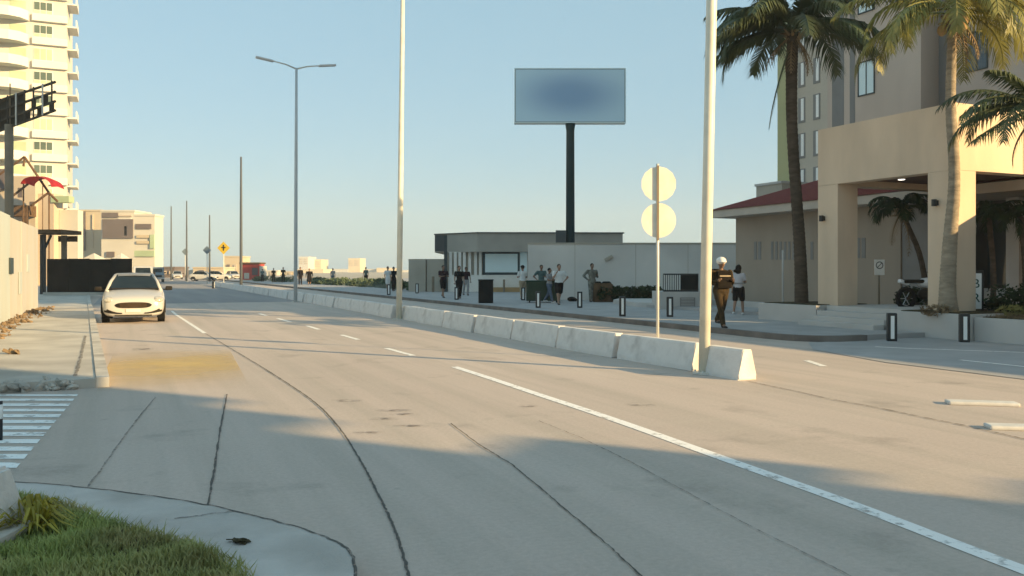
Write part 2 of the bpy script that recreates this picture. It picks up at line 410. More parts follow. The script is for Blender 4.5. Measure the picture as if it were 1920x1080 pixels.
# ochre stain by the parked car, scuffs on the lane
q = [gp(x, y, 0) for x, y in ((180, 735), (470, 728), (430, 655), (215, 658))]
structure(MB().sheet([(p.x, p.y, Zm) for p in q]).build('road_stain', M['yellow_stain']))
for x, y, w in ((740, 770, 75), (760, 777, 60), (720, 786, 60), (770, 799, 70), (690, 812, 60), (990, 762, 40), (650, 752, 60), (1200, 760, 60), (268, 655, 40)):
    a, b = gp(x - w / 2, y - 3), gp(x + w / 2, y - 3); c, d = gp(x + w / 2, y + 3), gp(x - w / 2, y + 3)
    structure(MB().sheet([(p.x, p.y, Zm) for p in (a, b, c, d)]).build('road_stain', M['scuff']))

# left side-street zebra
mb = MB()
ys = [(740, 743), (748, 752), (757, 762), (767, 772), (777, 783), (788, 794), (799, 806), (811, 818), (824, 832), (838, 846), (852, 861), (868, 878)]
A0, A1 = gp(148, 738), gp(26, 884)
for y0, y1 in ys:
    def edge(y):
        Y = F * CH / (y - HZ); k = (Y - A0.y) / (A1.y - A0.y); return A0.lerp(A1, k)
    e0, e1 = edge(y0), edge(y1)
    mb.sheet([(e0.x, e0.y, Zm), (e1.x, e1.y, Zm), (e1.x - 5, e1.y, Zm), (e0.x - 5, e0.y, Zm)])
structure(mb.build('zebra_crossing', M['white_zebra']))

# left pavement with kerb
LP = [(-.38, 12.55), (-.9, 25), (-1.35, 36), (-1.7, 44), (-2.1, 54), (-2.5, 64)]
poly = LP + [(-30, 64), (-30, 12.4), (-8, 12.42), (-4, 12.5), (-2, 12.45)]
structure(MB().prism([(t, s) for t, s in poly], -.02, PLAZA).build('pavement', M['walk'], rz=TH))
mb = MB()
for a, b in zip(LP, LP[1:]):
    d = Vector((b[0] - a[0], b[1] - a[1])); n = Vector((d.y, -d.x)).normalized() * .16
    mb.prism([(a[0] + .003, a[1]), (b[0] + .003, b[1]), (b[0] + n.x, b[1] + n.y), (a[0] + n.x, a[1] + n.y)], -.02, PLAZA + .015)
structure(mb.build('kerb', M['kerb'], rz=TH))

# right pavement (plaza) with kerb and rounded nose
NOSE = to_ts(gp(1572, 641))
KT = 13.2
far_s = 150
pl = [(KT + .15, far_s), (KT + .15, NOSE[1] + 1.2), (KT + .3, NOSE[1] + .5), (KT + .8, NOSE[1] + .1), (KT + 3.6, NOSE[1] + .05), (60, NOSE[1] + .05), (60, far_s)]
structure(MB().prism(pl, -.02, PLAZA).build('plaza_pavement', M['plaza'], rz=TH))
mb = MB()
kp = [(KT, far_s), (KT, NOSE[1] + 1.2), (KT + .12, NOSE[1] + .55), (KT + .45, NOSE[1] + .12), (KT + .8, NOSE[1] - .06), (KT + 1.6, NOSE[1] - .1)]
for a, b in zip(kp, kp[1:]):
    d = Vector((b[0] - a[0], b[1] - a[1])); n = Vector((-d.y, d.x)).normalized() * .17
    mb.prism([a, b, (b[0] + n.x, b[1] + n.y), (a[0] + n.x, a[1] + n.y)], -.02, PLAZA + .012)
structure(mb.build('kerb', M['kerb_dark'], rz=TH))
# flush driveway paving this side of the nose
dp = [(KT + .1, NOSE[1] + .1), (12.2, NOSE[1] - 1.2), (11.6, NOSE[1] - 3.5), (11.5, -20), (40, -20), (40, NOSE[1] + .04), (KT + .8, NOSE[1] + .04)]
structure(MB().sheet([(t, s, 2 * Zm) for t, s in dp]).build('driveway', M['plaza'], rz=TH))

# near-left street corner: kerb, pavement, grass
kc = [gp(x, y, .0) for x, y in ((-160, 915), (0, 925), (90, 931), (160, 938), (270, 952), (380, 970), (450, 987), (530, 1008), (600, 1032), (645, 1052), (664, 1078), (668, 1130))]
kc = smooth_poly(kc, 1)
inner = [Vector((2.0 * 0 - 1.1, -1.5, 0)), Vector((-9, -1.5, 0)), Vector((-9, kc[0].y, 0))]
structure(MB().prism([(p.x, p.y) for p in kc + [Vector((kc[-1].x + .1, 2, 0)), Vector((kc[-1].x, -1.5, 0)), Vector((-9, -1.5, 0)), Vector((-9, kc[0].y, 0))]], -.02, .085).build('corner_pavement', M['corner']))
structure(strip(wobble(kc, 3, .012), .017, .088).build('crack_and_shade_line', M['tar']))  # dark line paints the shadow along the kerb edge
structure(strip(wobble([Vector((p.x, p.y, 0)) for p in gpl((330, 1000), (385, 992), (440, 985))], 6, .02), .02, .089).build('crack_and_shade_line', M['tar_soft']))
g_edge = [gp(x, y, .1) for x, y in ((-160, 930), (0, 938), (36, 938), (100, 946), (150, 962), (178, 978), (225, 990), (285, 1007), (342, 1024), (392, 1045), (426, 1068), (445, 1092), (470, 1180))]
g_edge = smooth_poly(g_edge, 1)
gpoly = [(p.x, p.y) for p in g_edge] + [(g_edge[-1].x, 2.4), (-7, 2.4), (-7, g_edge[0].y)]
structure(MB().prism(gpoly, .04, .115).build('lawn_soil', M['soil']))
def inside(x, y, poly):
    c = False; j = len(poly) - 1
    for i in range(len(poly)):
        (xi, yi), (xj, yj) = poly[i], poly[j]
        if (yi > y) != (yj > y) and x < (xj - xi) * (y - yi) / (yj - yi) + xi: c = not c
        j = i
    return c
mb = MB(); k = 0
while k < 26000:
    x, y = -4.2 + 3.2 * rnd(), 3.0 + 3.2 * rnd()
    if not inside(x, y, gpoly): continue
    if x < -.6 * y - .5: continue
    k += 1
    clump = .5 + .5 * math.sin(x * 7.3 + 2 * math.sin(y * 5.1)) * math.cos(y * 6.7 + x * 2)
    h = (.022 + .045 * rnd()) * (.5 + .9 * clump); a = rnd() * 2 * PI; w = .003 + .003 * rnd(); lean = h * (.25 + .7 * rnd()); b = a + 1.2 + rnd()
    dx, dy = math.cos(a) * w, math.sin(a) * w
    lx, ly = math.cos(b) * lean, math.sin(b) * lean
    z = .112
    v = [mb.bm.verts.new(p) for p in ((x - dx, y - dy, z), (x + dx, y + dy, z), (x + dx * .7 + lx * .4, y + dy * .7 + ly * .4, z + h * .6), (x - dx * .7 + lx * .4, y - dy * .7 + ly * .4, z + h * .6), (x + lx, y + ly, z + h))]
    mb.bm.faces.new((v[0], v[1], v[2], v[3])); mb.bm.faces.new((v[3], v[2], v[4]))
for k in range(2600):
    q = g_edge[1 + int(rnd() * (len(g_edge) - 3))].lerp(g_edge[2 + int(rnd() * (len(g_edge) - 3))], 0) if False else g_edge[int(rnd() * (len(g_edge) - 1))]
    x, y = q.x + (rnd() - .5) * .16, q.y + (rnd() - .5) * .16
    h = .02 + .05 * rnd(); a = rnd() * 2 * PI; b = rnd() * 2 * PI; w = .004; l = h * .9; z = .09
    v = [mb.bm.verts.new(p) for p in ((x - w * math.cos(a), y - w * math.sin(a), z), (x + w * math.cos(a), y + w * math.sin(a), z), (x + l * math.cos(b), y + l * math.sin(b), z + h))]
    mb.bm.faces.new(v)
tag(mb.build('grass', M['grass']), 'tufty green grass on the near street corner', 'grass', kind='stuff')
# yellowed plant at the concrete post
pp = gp(62, 1000, .1)
o = thing('yellow_plant', 'yellowed leafy plant growing out of the grass beside the concrete post', 'plant', (pp.x, pp.y, .11))
mb = MB()
for k in range(95):
    a = rnd() * 2 * PI; l = .1 + .22 * rnd(); w = .006 + .006 * rnd(); zz = .05 + .14 * rnd()
    d = Vector((math.cos(a), math.sin(a), 0)); n = Vector((-d.y, d.x, 0)) * w
    p0 = Vector(((rnd() - .5) * .1, (rnd() - .5) * .1, 0)); p1 = p0 + d * l * .5 + Vector((0, 0, zz)); p2 = p0 + d * l + Vector((0, 0, zz * .5))
    v = [mb.bm.verts.new(q) for q in (p0, p1 + n, p2, p1 - n)]; mb.bm.faces.new(v)
mb.build('leaves', M['yellowleaf'], o)
mb = MB()
for k in range(6):
    a = rnd() * 2 * PI; mb.tube([(0, 0, -.03), (.05 * math.cos(a), .05 * math.sin(a), .06), (.12 * math.cos(a), .12 * math.sin(a), .1)], [.005, .004, .002], 5)
mb.build('stem', M['frond_dead'], o)
# concrete post at the left frame edge
pb = gp(-84, 1012, .1)
o = thing('concrete_post', 'pale tapered concrete post stub in the grass at the near street corner', 'post', (pb.x, pb.y, .1))
mb = MB(); r0, r1 = .275, .19
bot = [mb.bm.verts.new((sx * r0, sy * r0, -.05)) for sx, sy in ((-1, -1), (1, -1), (1, 1), (-1, 1))]
top = [mb.bm.verts.new((sx * r1, sy * r1, .36)) for sx, sy in ((-1, -1), (1, -1), (1, 1), (-1, 1))]
mb.bm.faces.new(bot[::-1]); mb.bm.faces.new(top)
for k in range(4): mb.bm.faces.new((bot[k], bot[(k + 1) % 4], top[(k + 1) % 4], top[k]))
bmesh.ops.bevel(mb.bm, geom=list(mb.bm.edges), offset=.02, segments=2, affect='EDGES')
mb.build('shaft', M['barrier'], o)
MB().box((.02, -.02, .015), (.66, .66, .1), bev=.02).build('footing', M['kerb'], o)
# slim post at the left edge, on the zebra
pb = gp(0, 826)
o = thing('street_post', 'short dark post with a white band standing on the zebra crossing', 'post', (pb.x, pb.y, 0))
MB().tube([(0, 0, 0), (0, 0, .36)], .022, 12).build('shaft', M['black'], o, True)
MB().tube([(0, 0, .2), (0, 0, .33)], .0245, 12).build('band', M['strip'], o, True)

# small litter on the left pavement and the corner
p = gp(25, 664, .12)
mb = MB()
for k in range(9):
    mb.box((rnd() * .2 - .1, rnd() * .14 - .07, .03 + .03 * rnd()), (.12 * rnd() + .05, .06, .015), rot=Euler((rnd(), rnd(), rnd() * 3)))
tag(mb.build('dead_leaf_clump', M['frond_dead'], loc=p), 'dark clump of dead leaves lying on the left pavement', 'dead leaves')
p = gp(445, 1017, .087)
mb = MB()
for k in range(6):
    mb.box((rnd() * .1 - .05, rnd() * .06 - .03, .008 + .01 * rnd()), (.06 * rnd() + .03, .03, .006), rot=Euler((rnd() * .5, rnd() * .5, rnd() * 3)))
tag(mb.build('dead_leaf_clump', M['soil'], loc=p), 'small black scrap lying on the corner pavement beyond the grass', 'litter')

# ------------------------------------------------------------------ median barrier blocks, lamps, signs
def barrier_mesh(L, name='barrier_block'):
    mb = MB()
    prof = [(-.16, 0), (-.155, .07), (-.085, .40), (-.07, .43), (.07, .43), (.085, .40), (.155, .07), (.16, 0)]
    mb.ext(prof, (0, 0, 0), (1, 0, 0), (0, 0, 1), (0, 1, 0), -L / 2, L / 2)
    bmesh.ops.bevel(mb.bm, geom=[e for e in mb.bm.edges if abs(e.verts[0].co.y - e.verts[1].co.y) < .01], offset=.012, segments=2, affect='EDGES')
    return mb
TB = 8.0
G_B = 'concrete barrier blocks along the median'
b0 = barrier_mesh(2.165).build('barrier_block', M['barrier'])
tag(b0, 'white concrete barrier block in the long median row towards the far end', 'barrier', G_B)
lab = {0: 'second barrier block of the median, directly behind the nearest tall lamp post', 1: 'barrier block with the two-disc sign post standing behind it',
       2: 'barrier block just beyond the one under the two-disc sign', 3: 'barrier block two beyond the one under the two-disc sign',
       6: 'barrier block nearest in front of the second tall lamp post', 7: 'barrier block with a bright sunlit end beside the second lamp post'}
for k in range(0, 36):
    s = 10.73 + 2.264 * k + 1.132
    if k in (7, 14, 21, 28):
        s += .0
    o = b0 if k == 0 else b0.copy()
    if k: C.objects.link(o)
    o.location = ts(TB + (rnd() - .5) * .05, s); o.rotation_euler = ((rnd() - .5) * .012, (rnd() - .5) * .02, TH + (rnd() - .5) * .022)
    o['label'] = lab.get(k, 'white concrete barrier block in the long median row')
    if k in (6, 7):                                       # a wider gap at the lamp posts
        o.location = ts(TB + (.06 if k == 6 else -.08), s + (.0 if k == 6 else .12))
e = tag(barrier_mesh(.84).build('barrier_block', M['barrier'], loc=ts(TB, 10.06), rz=TH), 'short barrier block at the near end of the median with a sunlit end face', 'barrier', G_B)

def lamp_post(loc, h, r0, r1, label, lean=0, arms=True):
    o = thing('street_lamp', label, 'street lamp', loc, TH, 'tall street lamps on the median')
    o.rotation_euler = (0, lean, TH)
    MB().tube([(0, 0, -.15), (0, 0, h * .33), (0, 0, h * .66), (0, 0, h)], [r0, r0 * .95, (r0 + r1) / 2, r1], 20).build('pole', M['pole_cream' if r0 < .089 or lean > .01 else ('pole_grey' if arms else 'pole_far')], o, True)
    mb = MB().tube([(0, 0, 0), (0, 0, .03)], r0 * 2.1, 16)
    for k in range(4):
        a = k * PI / 2 + .8; mb.tube([(r0 * 1.6 * math.cos(a), r0 * 1.6 * math.sin(a), .03), (r0 * 1.6 * math.cos(a), r0 * 1.6 * math.sin(a), .06)], .015, 6)
    mb.build('base_flange', M['galv'], o)
    for sx in ((-1, 1) if arms else ()):
        MB().tube([(0, 0, h - .05), (sx * .5, 0, h + .12), (sx * 1.1, 0, h + .22), (sx * 1.15, 0, h + .22)], [.04, .035, .03, .03], 8).build('arm', M['galv'], o, True)
        mb = MB(); mb.box((sx * 1.5, 0, h + .27), (.85, .26, .09), bev=.035, rot=Euler((0, -sx * .14, 0)))
        l = mb.build('lamp_head', M['lamp_grey'], o)
    return o
lp1 = gp(1320, 701)
lamp_post((lp1.x, lp1.y, 0), 11.4, .083, .075, 'nearest tall cream lamp post, standing in the gap before the end barrier block', .025)
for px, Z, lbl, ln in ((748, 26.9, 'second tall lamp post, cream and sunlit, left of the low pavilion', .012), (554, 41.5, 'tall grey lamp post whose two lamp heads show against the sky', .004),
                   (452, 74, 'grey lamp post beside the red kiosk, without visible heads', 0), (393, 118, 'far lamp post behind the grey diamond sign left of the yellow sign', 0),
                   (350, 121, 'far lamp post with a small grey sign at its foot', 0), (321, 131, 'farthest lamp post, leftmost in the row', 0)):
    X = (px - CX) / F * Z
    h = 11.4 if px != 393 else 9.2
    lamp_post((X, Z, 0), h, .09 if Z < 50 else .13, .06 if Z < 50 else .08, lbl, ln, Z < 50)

# two discs on a post, seen from behind
sp = ts(8.42, 11.9)
sp = at(1233, 640, 14.5); sp.z = 0
o = thing('road_sign', 'thin post with two round signs one above the other, seen from the sunlit back', 'road sign', sp, 0)
MB().tube([(0, 0, 0), (0, 0, 3.36)], .026, 10).build('post', M['galv'], o, True)
MB().bx(-.02, .02, -.036, -.024, 2.06, 3.33).build('bracket', M['brownpost'], o)
def disc(r, z, n, rot=0): return MB().ext([(r * math.cos(2 * PI * k / n + rot), r * math.sin(2 * PI * k / n + rot)) for k in range(n)], (.02, 0, z), (1, 0, 0), (0, 0, 1), (0, 1, 0), .002, .006)
disc(.3, 3.02, 8, PI / 8) if False else disc(.3, 3.02, 14, PI / 14).build('sign_plate', M['sign_back'], o)
disc(.295, 2.4, 40).build('sign_plate', M['sign_back'], o)

# bollards
def bollard(loc, label):
    o = thing('bollard', label, 'bollard', loc, -math.atan2(loc[0], loc[1]) * .5, 'black bollards with a white stripe')
    MB().box((0, 0, .31), (.2, .17, .62), bev=.025).build('body', M['black'], o)
    mb = MB(); mb.box((0, -.087, .31), (.075, .012, .5), bev=.004); mb.box((0, .087, .31), (.075, .012, .5), bev=.004)
    mb.build('reflective_strip', M['strip'], o)
    return o
bp = [(1672, 640, 0, 'black bollard with white stripe in front of the hotel steps'), (1808, 642, 0, 'black bollard with white stripe in front of the palm on the right'),
      (1256, 594, 1, 'black bollard before the low block with the vent, right of the two-disc sign'), (1167, 593, 1, 'black bollard left of the two-disc sign post'),
      (1087, 577, 1, 'black bollard in front of the plain grey wall, right of the man in white'), (1009, 577, 1, 'black bollard in front of the dark green container'),
      (981, 563, 1, 'black bollard in front of the person with the dark hat'), (856, 562, 1, 'black bollard beside the couple in dark shirts'),
      (782, 550, 1, 'black bollard before the low taupe wall'), (770, 546, 1, 'small brown bollard at the end of the low taupe wall'), (729, 553, 1, 'black bollard just left of the second lamp post'), (400, 541, 0, 'lone black bollard far off on the dark road')]
B0 = None
for px, py, onp, lbl in bp:
    p = gp(px, py, PLAZA if onp else 0)
    if B0 is None: B0 = bollard(p, lbl)
    elif px == 400: dup(B0, p, PI / 2, lbl)
    else:
        b = dup(B0, p, -math.atan2(p.x, p.y) * .5, lbl)

# white kerb stones on the right carriageway
for (x0, y0, x1, y1, lbl) in ((1775, 757, 1908, 761, 'long low white kerb stone lying on the carriageway at the right edge'), (1850, 803, 1990, 807, 'second low white kerb stone nearer the camera at the right edge')):
    a, b = gp(x0, y0), gp(x1, y1)
    d = (b - a); L = d.length
    o = tag(MB().box((0, 0, .021), (L, .2, .042), bev=.016).build('kerb_stone', M['kerb_stone'], loc=(a + b) / 2, rz=math.atan2(d.y, d.x)), lbl, 'kerb stone')

# ------------------------------------------------------------------ hotel with porch (right)
def road_root(name, label, cat, group=None): return thing(name, label, cat, (0, 0, 0), TH, group)
HO = road_root('hotel', 'large taupe hotel rising beyond the top of the photo behind the stucco porch', 'hotel')
HT, HN, HF, HH = 25.2, 7.0, 25.6, 33.0
mb = MB()
mb.bx(HT, HT + 20, 21.25, HF, 0, HH); mb.bx(HT + .9, HT + 20, 20.1, 21.25, 0, HH); mb.bx(HT, HT + 20, HN, 20.1, 0, HH)
mb.build('wall', M['mauve'], HO)
MB().bx(HT + 20.01, HT + 50, 12, HF - .2, 0, 14.5).build('shade_wing', M['mauve'], HO)  # unseen wing, added to keep the pavilion in shade
MB().bx(HT + .88, HT + .9, 20.103, 21.247, .1, HH).build('recess_panel', M['recess'], HO)
for s0, s1 in ((24.75, 25.35), (24.2, 24.45)):
    MB().bx(HT - .012, HT, s0, s1, 0, HH).build('pilaster_groove', M['recess'], HO)
def window(parent, x, s0, s1, z0, z1, gm='glass', fm='frame', fw=.05):
    f = MB().bx(x - .03, x - .002, s0 - fw, s1 + fw, z0 - fw, z0).bx(x - .03, x - .002, s0 - fw, s1 + fw, z1, z1 + fw).bx(x - .03, x - .002, s0 - fw, s0, z0, z1).bx(x - .03, x - .002, s1, s1 + fw, z0, z1).bx(x - .028, x - .002, (s0 + s1) / 2 - .02, (s0 + s1) / 2 + .02, z0, z1).build('window', M[fm], parent)
    MB().bx(x - .012, x - .001, s0, s1, z0, z1).build('pane', M[gm], f)
for fl in range(3):
    window(HO, HT, 23.3, 24.0, 8.15 + 3.1 * fl, 9.35 + 3.1 * fl, 'glass_pale')
    window(HO, HT, 18.75, 19.45, 8.1 + 3.1 * fl, 9.3 + 3.1 * fl)
    window(HO, HT, 13.0, 13.8, 8.1 + 3.1 * fl, 9.3 + 3.1 * fl)

# single-storey wing with the red hip roof
WG = road_root('tiled_wing', 'single-storey tan wing with red tiled hip roof and slit windows behind the porch', 'building')
WT = 22.8
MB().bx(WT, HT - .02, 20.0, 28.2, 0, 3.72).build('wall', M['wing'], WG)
MB().bx(21.8, HT + 2, 19.9, 28.65, 3.70, 4.0).build('fascia', M['fascia'], WG)
mb = MB()
e0, e1, r0, r1 = (21.75, 28.7, 4.0), (21.75, 14.0, 4.0), (25.18, 25.3, 5.25), (25.18, 14.0, 5.25)
mb.sheet([e0, r0, r1, e1]); mb.sheet([e0, (30, 28.7, 4.0), (30, 25.3, 5.25), r0])
mb.sheet([(21.75, 28.7, 3.985), (21.75, 14, 3.985), (30, 14, 3.985), (30, 28.7, 3.985)])
mb.build('roof', M['tile'], WG)
MB().bx(21.75, 25.1, 14.0, 19.88, 3.70, 3.98).build('fascia', M['fascia'], WG)
def slit(s0, s1, z0, z1):
    MB().bx(WT - .015, WT - .001, s0, s1, z0, z1).build('slit_window', M['recess'], WG)
def s_at(px, t):      # s where the plane t=const is seen at column px
    a = t / CT; Z = F * a / (px - 239); X = (px - CX) / F * Z
    return -X * ST + Z * CT
def z_at(px, py, t):
    Z = F * (t / CT) / (px - 239); return CH - (py - HZ) / F * Z
for x0, x1 in ((1414, 1419), (1422, 1427), (1446, 1450), (1454, 1458), (1462, 1466), (1470, 1474), (1478, 1482), (1486, 1490), (1520, 1525), (1606, 1613), (1616, 1623)):
    zt, zb = z_at(x0, 453 if x0 < 1600 else 446, WT), z_at(x0, 487 if x0 < 1600 else 484, WT)
    slit(s_at(x1, WT), s_at(x0, WT), zb, zt)
# lobby at the end of the wing (dark bays between leaning grey columns)
LB = road_root('hotel_lobby', 'dark recessed hotel lobby behind grey columns under the porch', 'building')
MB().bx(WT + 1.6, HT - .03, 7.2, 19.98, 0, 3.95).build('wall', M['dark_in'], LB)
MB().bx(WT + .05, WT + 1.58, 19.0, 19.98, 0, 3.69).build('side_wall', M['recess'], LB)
for s, lean in ((18.6, .45), (16.6, 0), (15.2, .5), (12.6, 0), (11.2, .4)):
    mb = MB(); w = .2
    mb.ext([(s - w, 0), (s + w, 0), (s + w - lean, 3.68), (s - w - lean, 3.68)], (WT + .6, 0, 0), (0, 1, 0), (0, 0, 1), (1, 0, 0), 0, .4)
    mb.build('column', M['column'], LB)
MB().bx(WT + 1.2, WT + 1.45, 9.0, 18.2, 0, 1.0).build('parapet', M['column'], LB)
for k, s in enumerate((17.6, 14.2, 12.0)):
    f = MB().bx(WT + 1.55, WT + 1.597, s - .5, s + .5, 1.1, 3.2).build('window', M['frame'], LB)
    MB().bx(WT + 1.535, WT + 1.549, s - .45, s + .45, 1.15, 3.15).build('pane', M['glass'], f)

# porch
PO = road_root('hotel_porch', 'tan stucco porch with square openings, its near end in sunlight', 'porch')
T0, S0, S1 = 17.5, 13.84, 18.13
CW = .72
for (t, s, nm) in ((T0, S0, 1), (T0, S1 - CW, 1)):
    MB().bx(t, t + CW, s, s + CW, 0, 3.885).build('pillar', M['tan'], PO)
for (t, s) in ((T0 + 5.2, S0),):
    MB().bx(t, t + CW, s, s + CW, 0, 3.885).build('pillar', M['tan'], PO)
mb = MB(); mb.bx(T0, T0 + .4, S0, S1, 3.89, 5.45); mb.bx(T0 + .4, T0 + 6.4, S0, S0 + .4, 3.89, 5.45); mb.bx(T0 + .4, T0 + 6.4, S1 - .4, S1, 3.89, 5.45)
mb.bx(T0 + .4, T0 + 6.4, S0 + .4, S1 - .4, 4.1, 5.2)
mb.build('beam', M['tan'], PO)
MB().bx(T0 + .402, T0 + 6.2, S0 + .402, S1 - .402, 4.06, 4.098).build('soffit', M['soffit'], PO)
for t, s in ((19.4, 15.2), (19.3, 16.9), (21.2, 15.0), (21.2, 16.6)):
    l = MB().tube([(t, s, 4.035), (t, s, 4.058)], .11, 16).build('downlight', M['white_frame'], PO)
    MB().tube([(t, s, 4.028), (t, s, 4.036)], .085, 16).build('lens', M['lamp_on'], l)
for s, z in ((s_at(1545, T0), 2.95), (s_at(1757, T0), 3.12)):
    w = MB().box((T0 - .03, s, z + .03), (.055, .1, .12), bev=.01).build('wall_lamp', M['black'], PO)
    MB().tube([(T0 - .1, s, z - .05), (T0 - .1, s, z + .11)], .06, 14).build('shade', M['black'], w)

# planters and steps before the porch
PLt = 16.75
def planter(name, label, s0, s1, t0, t1, h, fill=True):
    o = road_root(name, label, 'planter')
    MB().bx(t0, t1, s0, s1, 0, h, bev=.015).build('wall', M['column'], o)
    if fill: MB().bx(t0 + .12, t1 - .12, s0 + .12, s1 - .12, h + .001, h + .02).build('soil', M['soil'], o)
    return o
sA = s_at(1530, 16.9)
planter('planter', 'grey concrete planter at the foot of the left palm', sA, sA + 2.3, 16.9, 19.0, .6)
planter('planter', 'grey concrete planter between the steps and the right palm', 12.9, s_at(1675, 16.75) , 16.75, 19.5, .58)
planter('retaining_wall', 'long low grey retaining wall on the right with dry plants on top', 2.0, 12.88, 16.9, 21.0, .52)
ST_ = road_root('steps', 'four grey concrete steps leading up to the hotel porch', 'steps')
for k in range(4):
    s0, s1 = s_at(1672, 16.75) + .05, sA - .05
    MB().bx(16.2 + .34 * k, 20.0, s0, s1 , .0 + .001 * k, PLAZA + .12 * (k + 1) - .002, bev=.008).build('step', M['column'], ST_)
MB().bx(18.3, WT - .02, 19.0, 28.2, .0, PLAZA + .1).build('landing', M['plaza'], ST_)
# low kerb walls along the wing
o = road_root('low_wall', 'low grey kerb wall along the foot of the tan wing', 'wall')
MB().bx(20.4, 20.65, sA + 2.4, 28, PLAZA, .42).build('wall', M['column'], o)
# no-parking style sign and a small post before the wing
p = at(1648, 572, 25.0); p.z = .2
o = thing('parking_sign', 'small white sign on a thin post before the tan wing, by the hotel steps', 'sign', (p.x, p.y, .2))
MB().tube([(0, 0, 0), (0, 0, 1.62)], .028, 10).build('post', M['brownpost'], o, True)
MB().box((0, -.035, 1.44), (.3, .012, .45), bev=.004).build('sign_plate', M['strip'], o)
mb = MB()
n = 24; R0, R1 = .11, .085
for k in range(n):
    a0, a1 = 2 * PI * k / n, 2 * PI * (k + 1) / n
    mb.quad((R0 * math.cos(a0), -.0425, 1.5 + R0 * math.sin(a0)), (R0 * math.cos(a1), -.0425, 1.5 + R0 * math.sin(a1)), (R1 * math.cos(a1), -.0425, 1.5 + R1 * math.sin(a1)), (R1 * math.cos(a0), -.0425, 1.5 + R1 * math.sin(a0)))
mb.box((0, -.043, 1.5), (.02, .002, .18), rot=Euler((0, .785, 0)))
mb.build('symbol', M['frame'], o)
p = at(1468, 572, 28.0); p.z = PLAZA
o = thing('thin_post', 'thin pale post in a white concrete base left of the left palm', 'post', p)
MB().tube([(0, 0, 0), (0, 0, 2.1)], .035, 10).build('shaft', M['column'], o, True)
MB().box((0, 0, .13), (.75, .4, .26), bev=.03).build('base', M['pav_white'], o)

# letter sign beside the right column
def text_mesh(ch, size, m, parent, loc, rz=0, name='letter'):
    cu = bpy.data.curves.new('t', 'FONT'); cu.body = ch; cu.size = size; cu.extrude = .004; cu.align_x = 'CENTER'
    to = bpy.data.objects.new('t', cu); C.objects.link(to)
    dg = bpy.context.evaluated_depsgraph_get(); dg.update()
    me = bpy.data.meshes.new_from_object(to.evaluated_get(dg)); bpy.data.objects.remove(to)
    me.transform(Matrix.Rotation(PI / 2, 4, 'X')); me.materials.clear(); me.materials.append(m)
    o = bpy.data.objects.new(name, me); C.objects.link(o); o.parent = parent; o.location = loc; return o
p = at(1829, 585, 20.2); 
o = thing('letter_sign', 'white sign board with two dark green letters beside the sunlit porch pillar', 'sign', (p.x, p.y, .5), 0)
MB().box((0, 0, .56), (.27, .05, .84), bev=.006).build('board', M['strip'], o)
MB().bx(.137, .19, -.02, .05, .1, 1.0).bx(-.12, .19, -.02, .05, 1.0, 1.06).build('frame', M['black'], o)
for ch, z in (('B', .64), ('R', .3)):
    text_mesh(ch, .3, M['green_glyph'], o, (0, -.03, z))

# unseen wall and stepped screen, added to throw the long evening shade
o = road_root('shade_wall', 'tan wall beyond the right edge, added to shade the porch foot', 'wall')
MB().bx(20.0, 20.3, -3, 12.7, 0, 3.55).build('wall', M['tan'], o)
MB().bx(19.95, 20.35, -3, 12.7, 3.55, 3.64).build('coping', M['fascia'], o)
HB = road_root('shade_screen', 'stepped stucco screen behind the camera, added to shade the foreground', 'screen wall')
def pt_on(pv, t, d):      # s on line t where the shade coordinate equals pv
    # p = n.(X,Z); X = t*CT - s*ST ; Z = t*ST + s*CT
    nx, nz = d.y, -d.x
    return (pv - t * (nx * CT + nz * ST)) / (-nx * ST + nz * CT)

# ------------------------------------------------------------------ low pavilion, grey wall, big roadside panel
WZ = 41.5
def X_at(px, Z): return (px - CX) / F * Z
o = thing('grey_wall', 'long plain grey wall between the pavilion and the tan wing', 'wall')
MB().bx(X_at(990, WZ), 12.6, WZ, WZ + .3, 0, 2.83).build('wall', M['wall_grey'], o)
MB().bx(X_at(990, WZ) - .03, 12.6, WZ - .04, WZ + .34, 2.83, 2.9).build('coping', M['taupe'], o)
MB().box((X_at(1141, WZ), WZ - .08, CH - (484 - HZ) / F * WZ), (.42, .1, .16), bev=.03, rot=Euler((0, -.5, 0))).build('wall_fixture', M['taupe'], o)
for px in (1078, 1192, 1290):
    MB().bx(X_at(px, WZ) - .012, X_at(px, WZ) + .012, WZ - .004, WZ - .001, PLAZA, 2.82).build('joint', M['taupe'], o)
PVZ = 57.0
PV = thing('pavilion', 'low flat-roofed pavilion with pale picture window and deep grey fascia', 'pavilion')
x0, x1 = X_at(836, PVZ), X_at(1163, PVZ)
MB().bx(x0 + .1, x1, PVZ + .3, PVZ + 9, 0, 2.8).build('wall', M['pav_white'], PV)
mb = MB()
xl, xc = X_at(838, PVZ), X_at(895, PVZ - .6)
mb.prism([(X_at(815, PVZ + 1.8), PVZ + 1.8), (xc, PVZ - .9), (x1 + .1, PVZ - .5), (x1 + .1, PVZ + 9.5), (X_at(815, PVZ + 1.8), PVZ + 9.5)], 2.78, 4.0)
mb.build('fascia', M['pav_fascia'], PV)
MB().prism([(X_at(814, PVZ + 1.8), PVZ + 1.7), (xc, PVZ - 1.0), (x1 + .2, PVZ - .6), (x1 + .2, PVZ + 9.6), (X_at(814, PVZ + 1.8), PVZ + 9.6)], 4.0, 4.07).build('roof', M['pav_dark'], PV)
MB().bx(X_at(816, PVZ + 1.2), X_at(833, PVZ + 1.2), PVZ + 1.05, PVZ + 1.2, 2.85, 3.95).build('end_panel', M['pav_dark'], PV)
MB().bx(X_at(833, PVZ), X_at(838.5, PVZ), PVZ - .2, PVZ + .1, PLAZA, 3.9).build('post', M['frame'], PV)
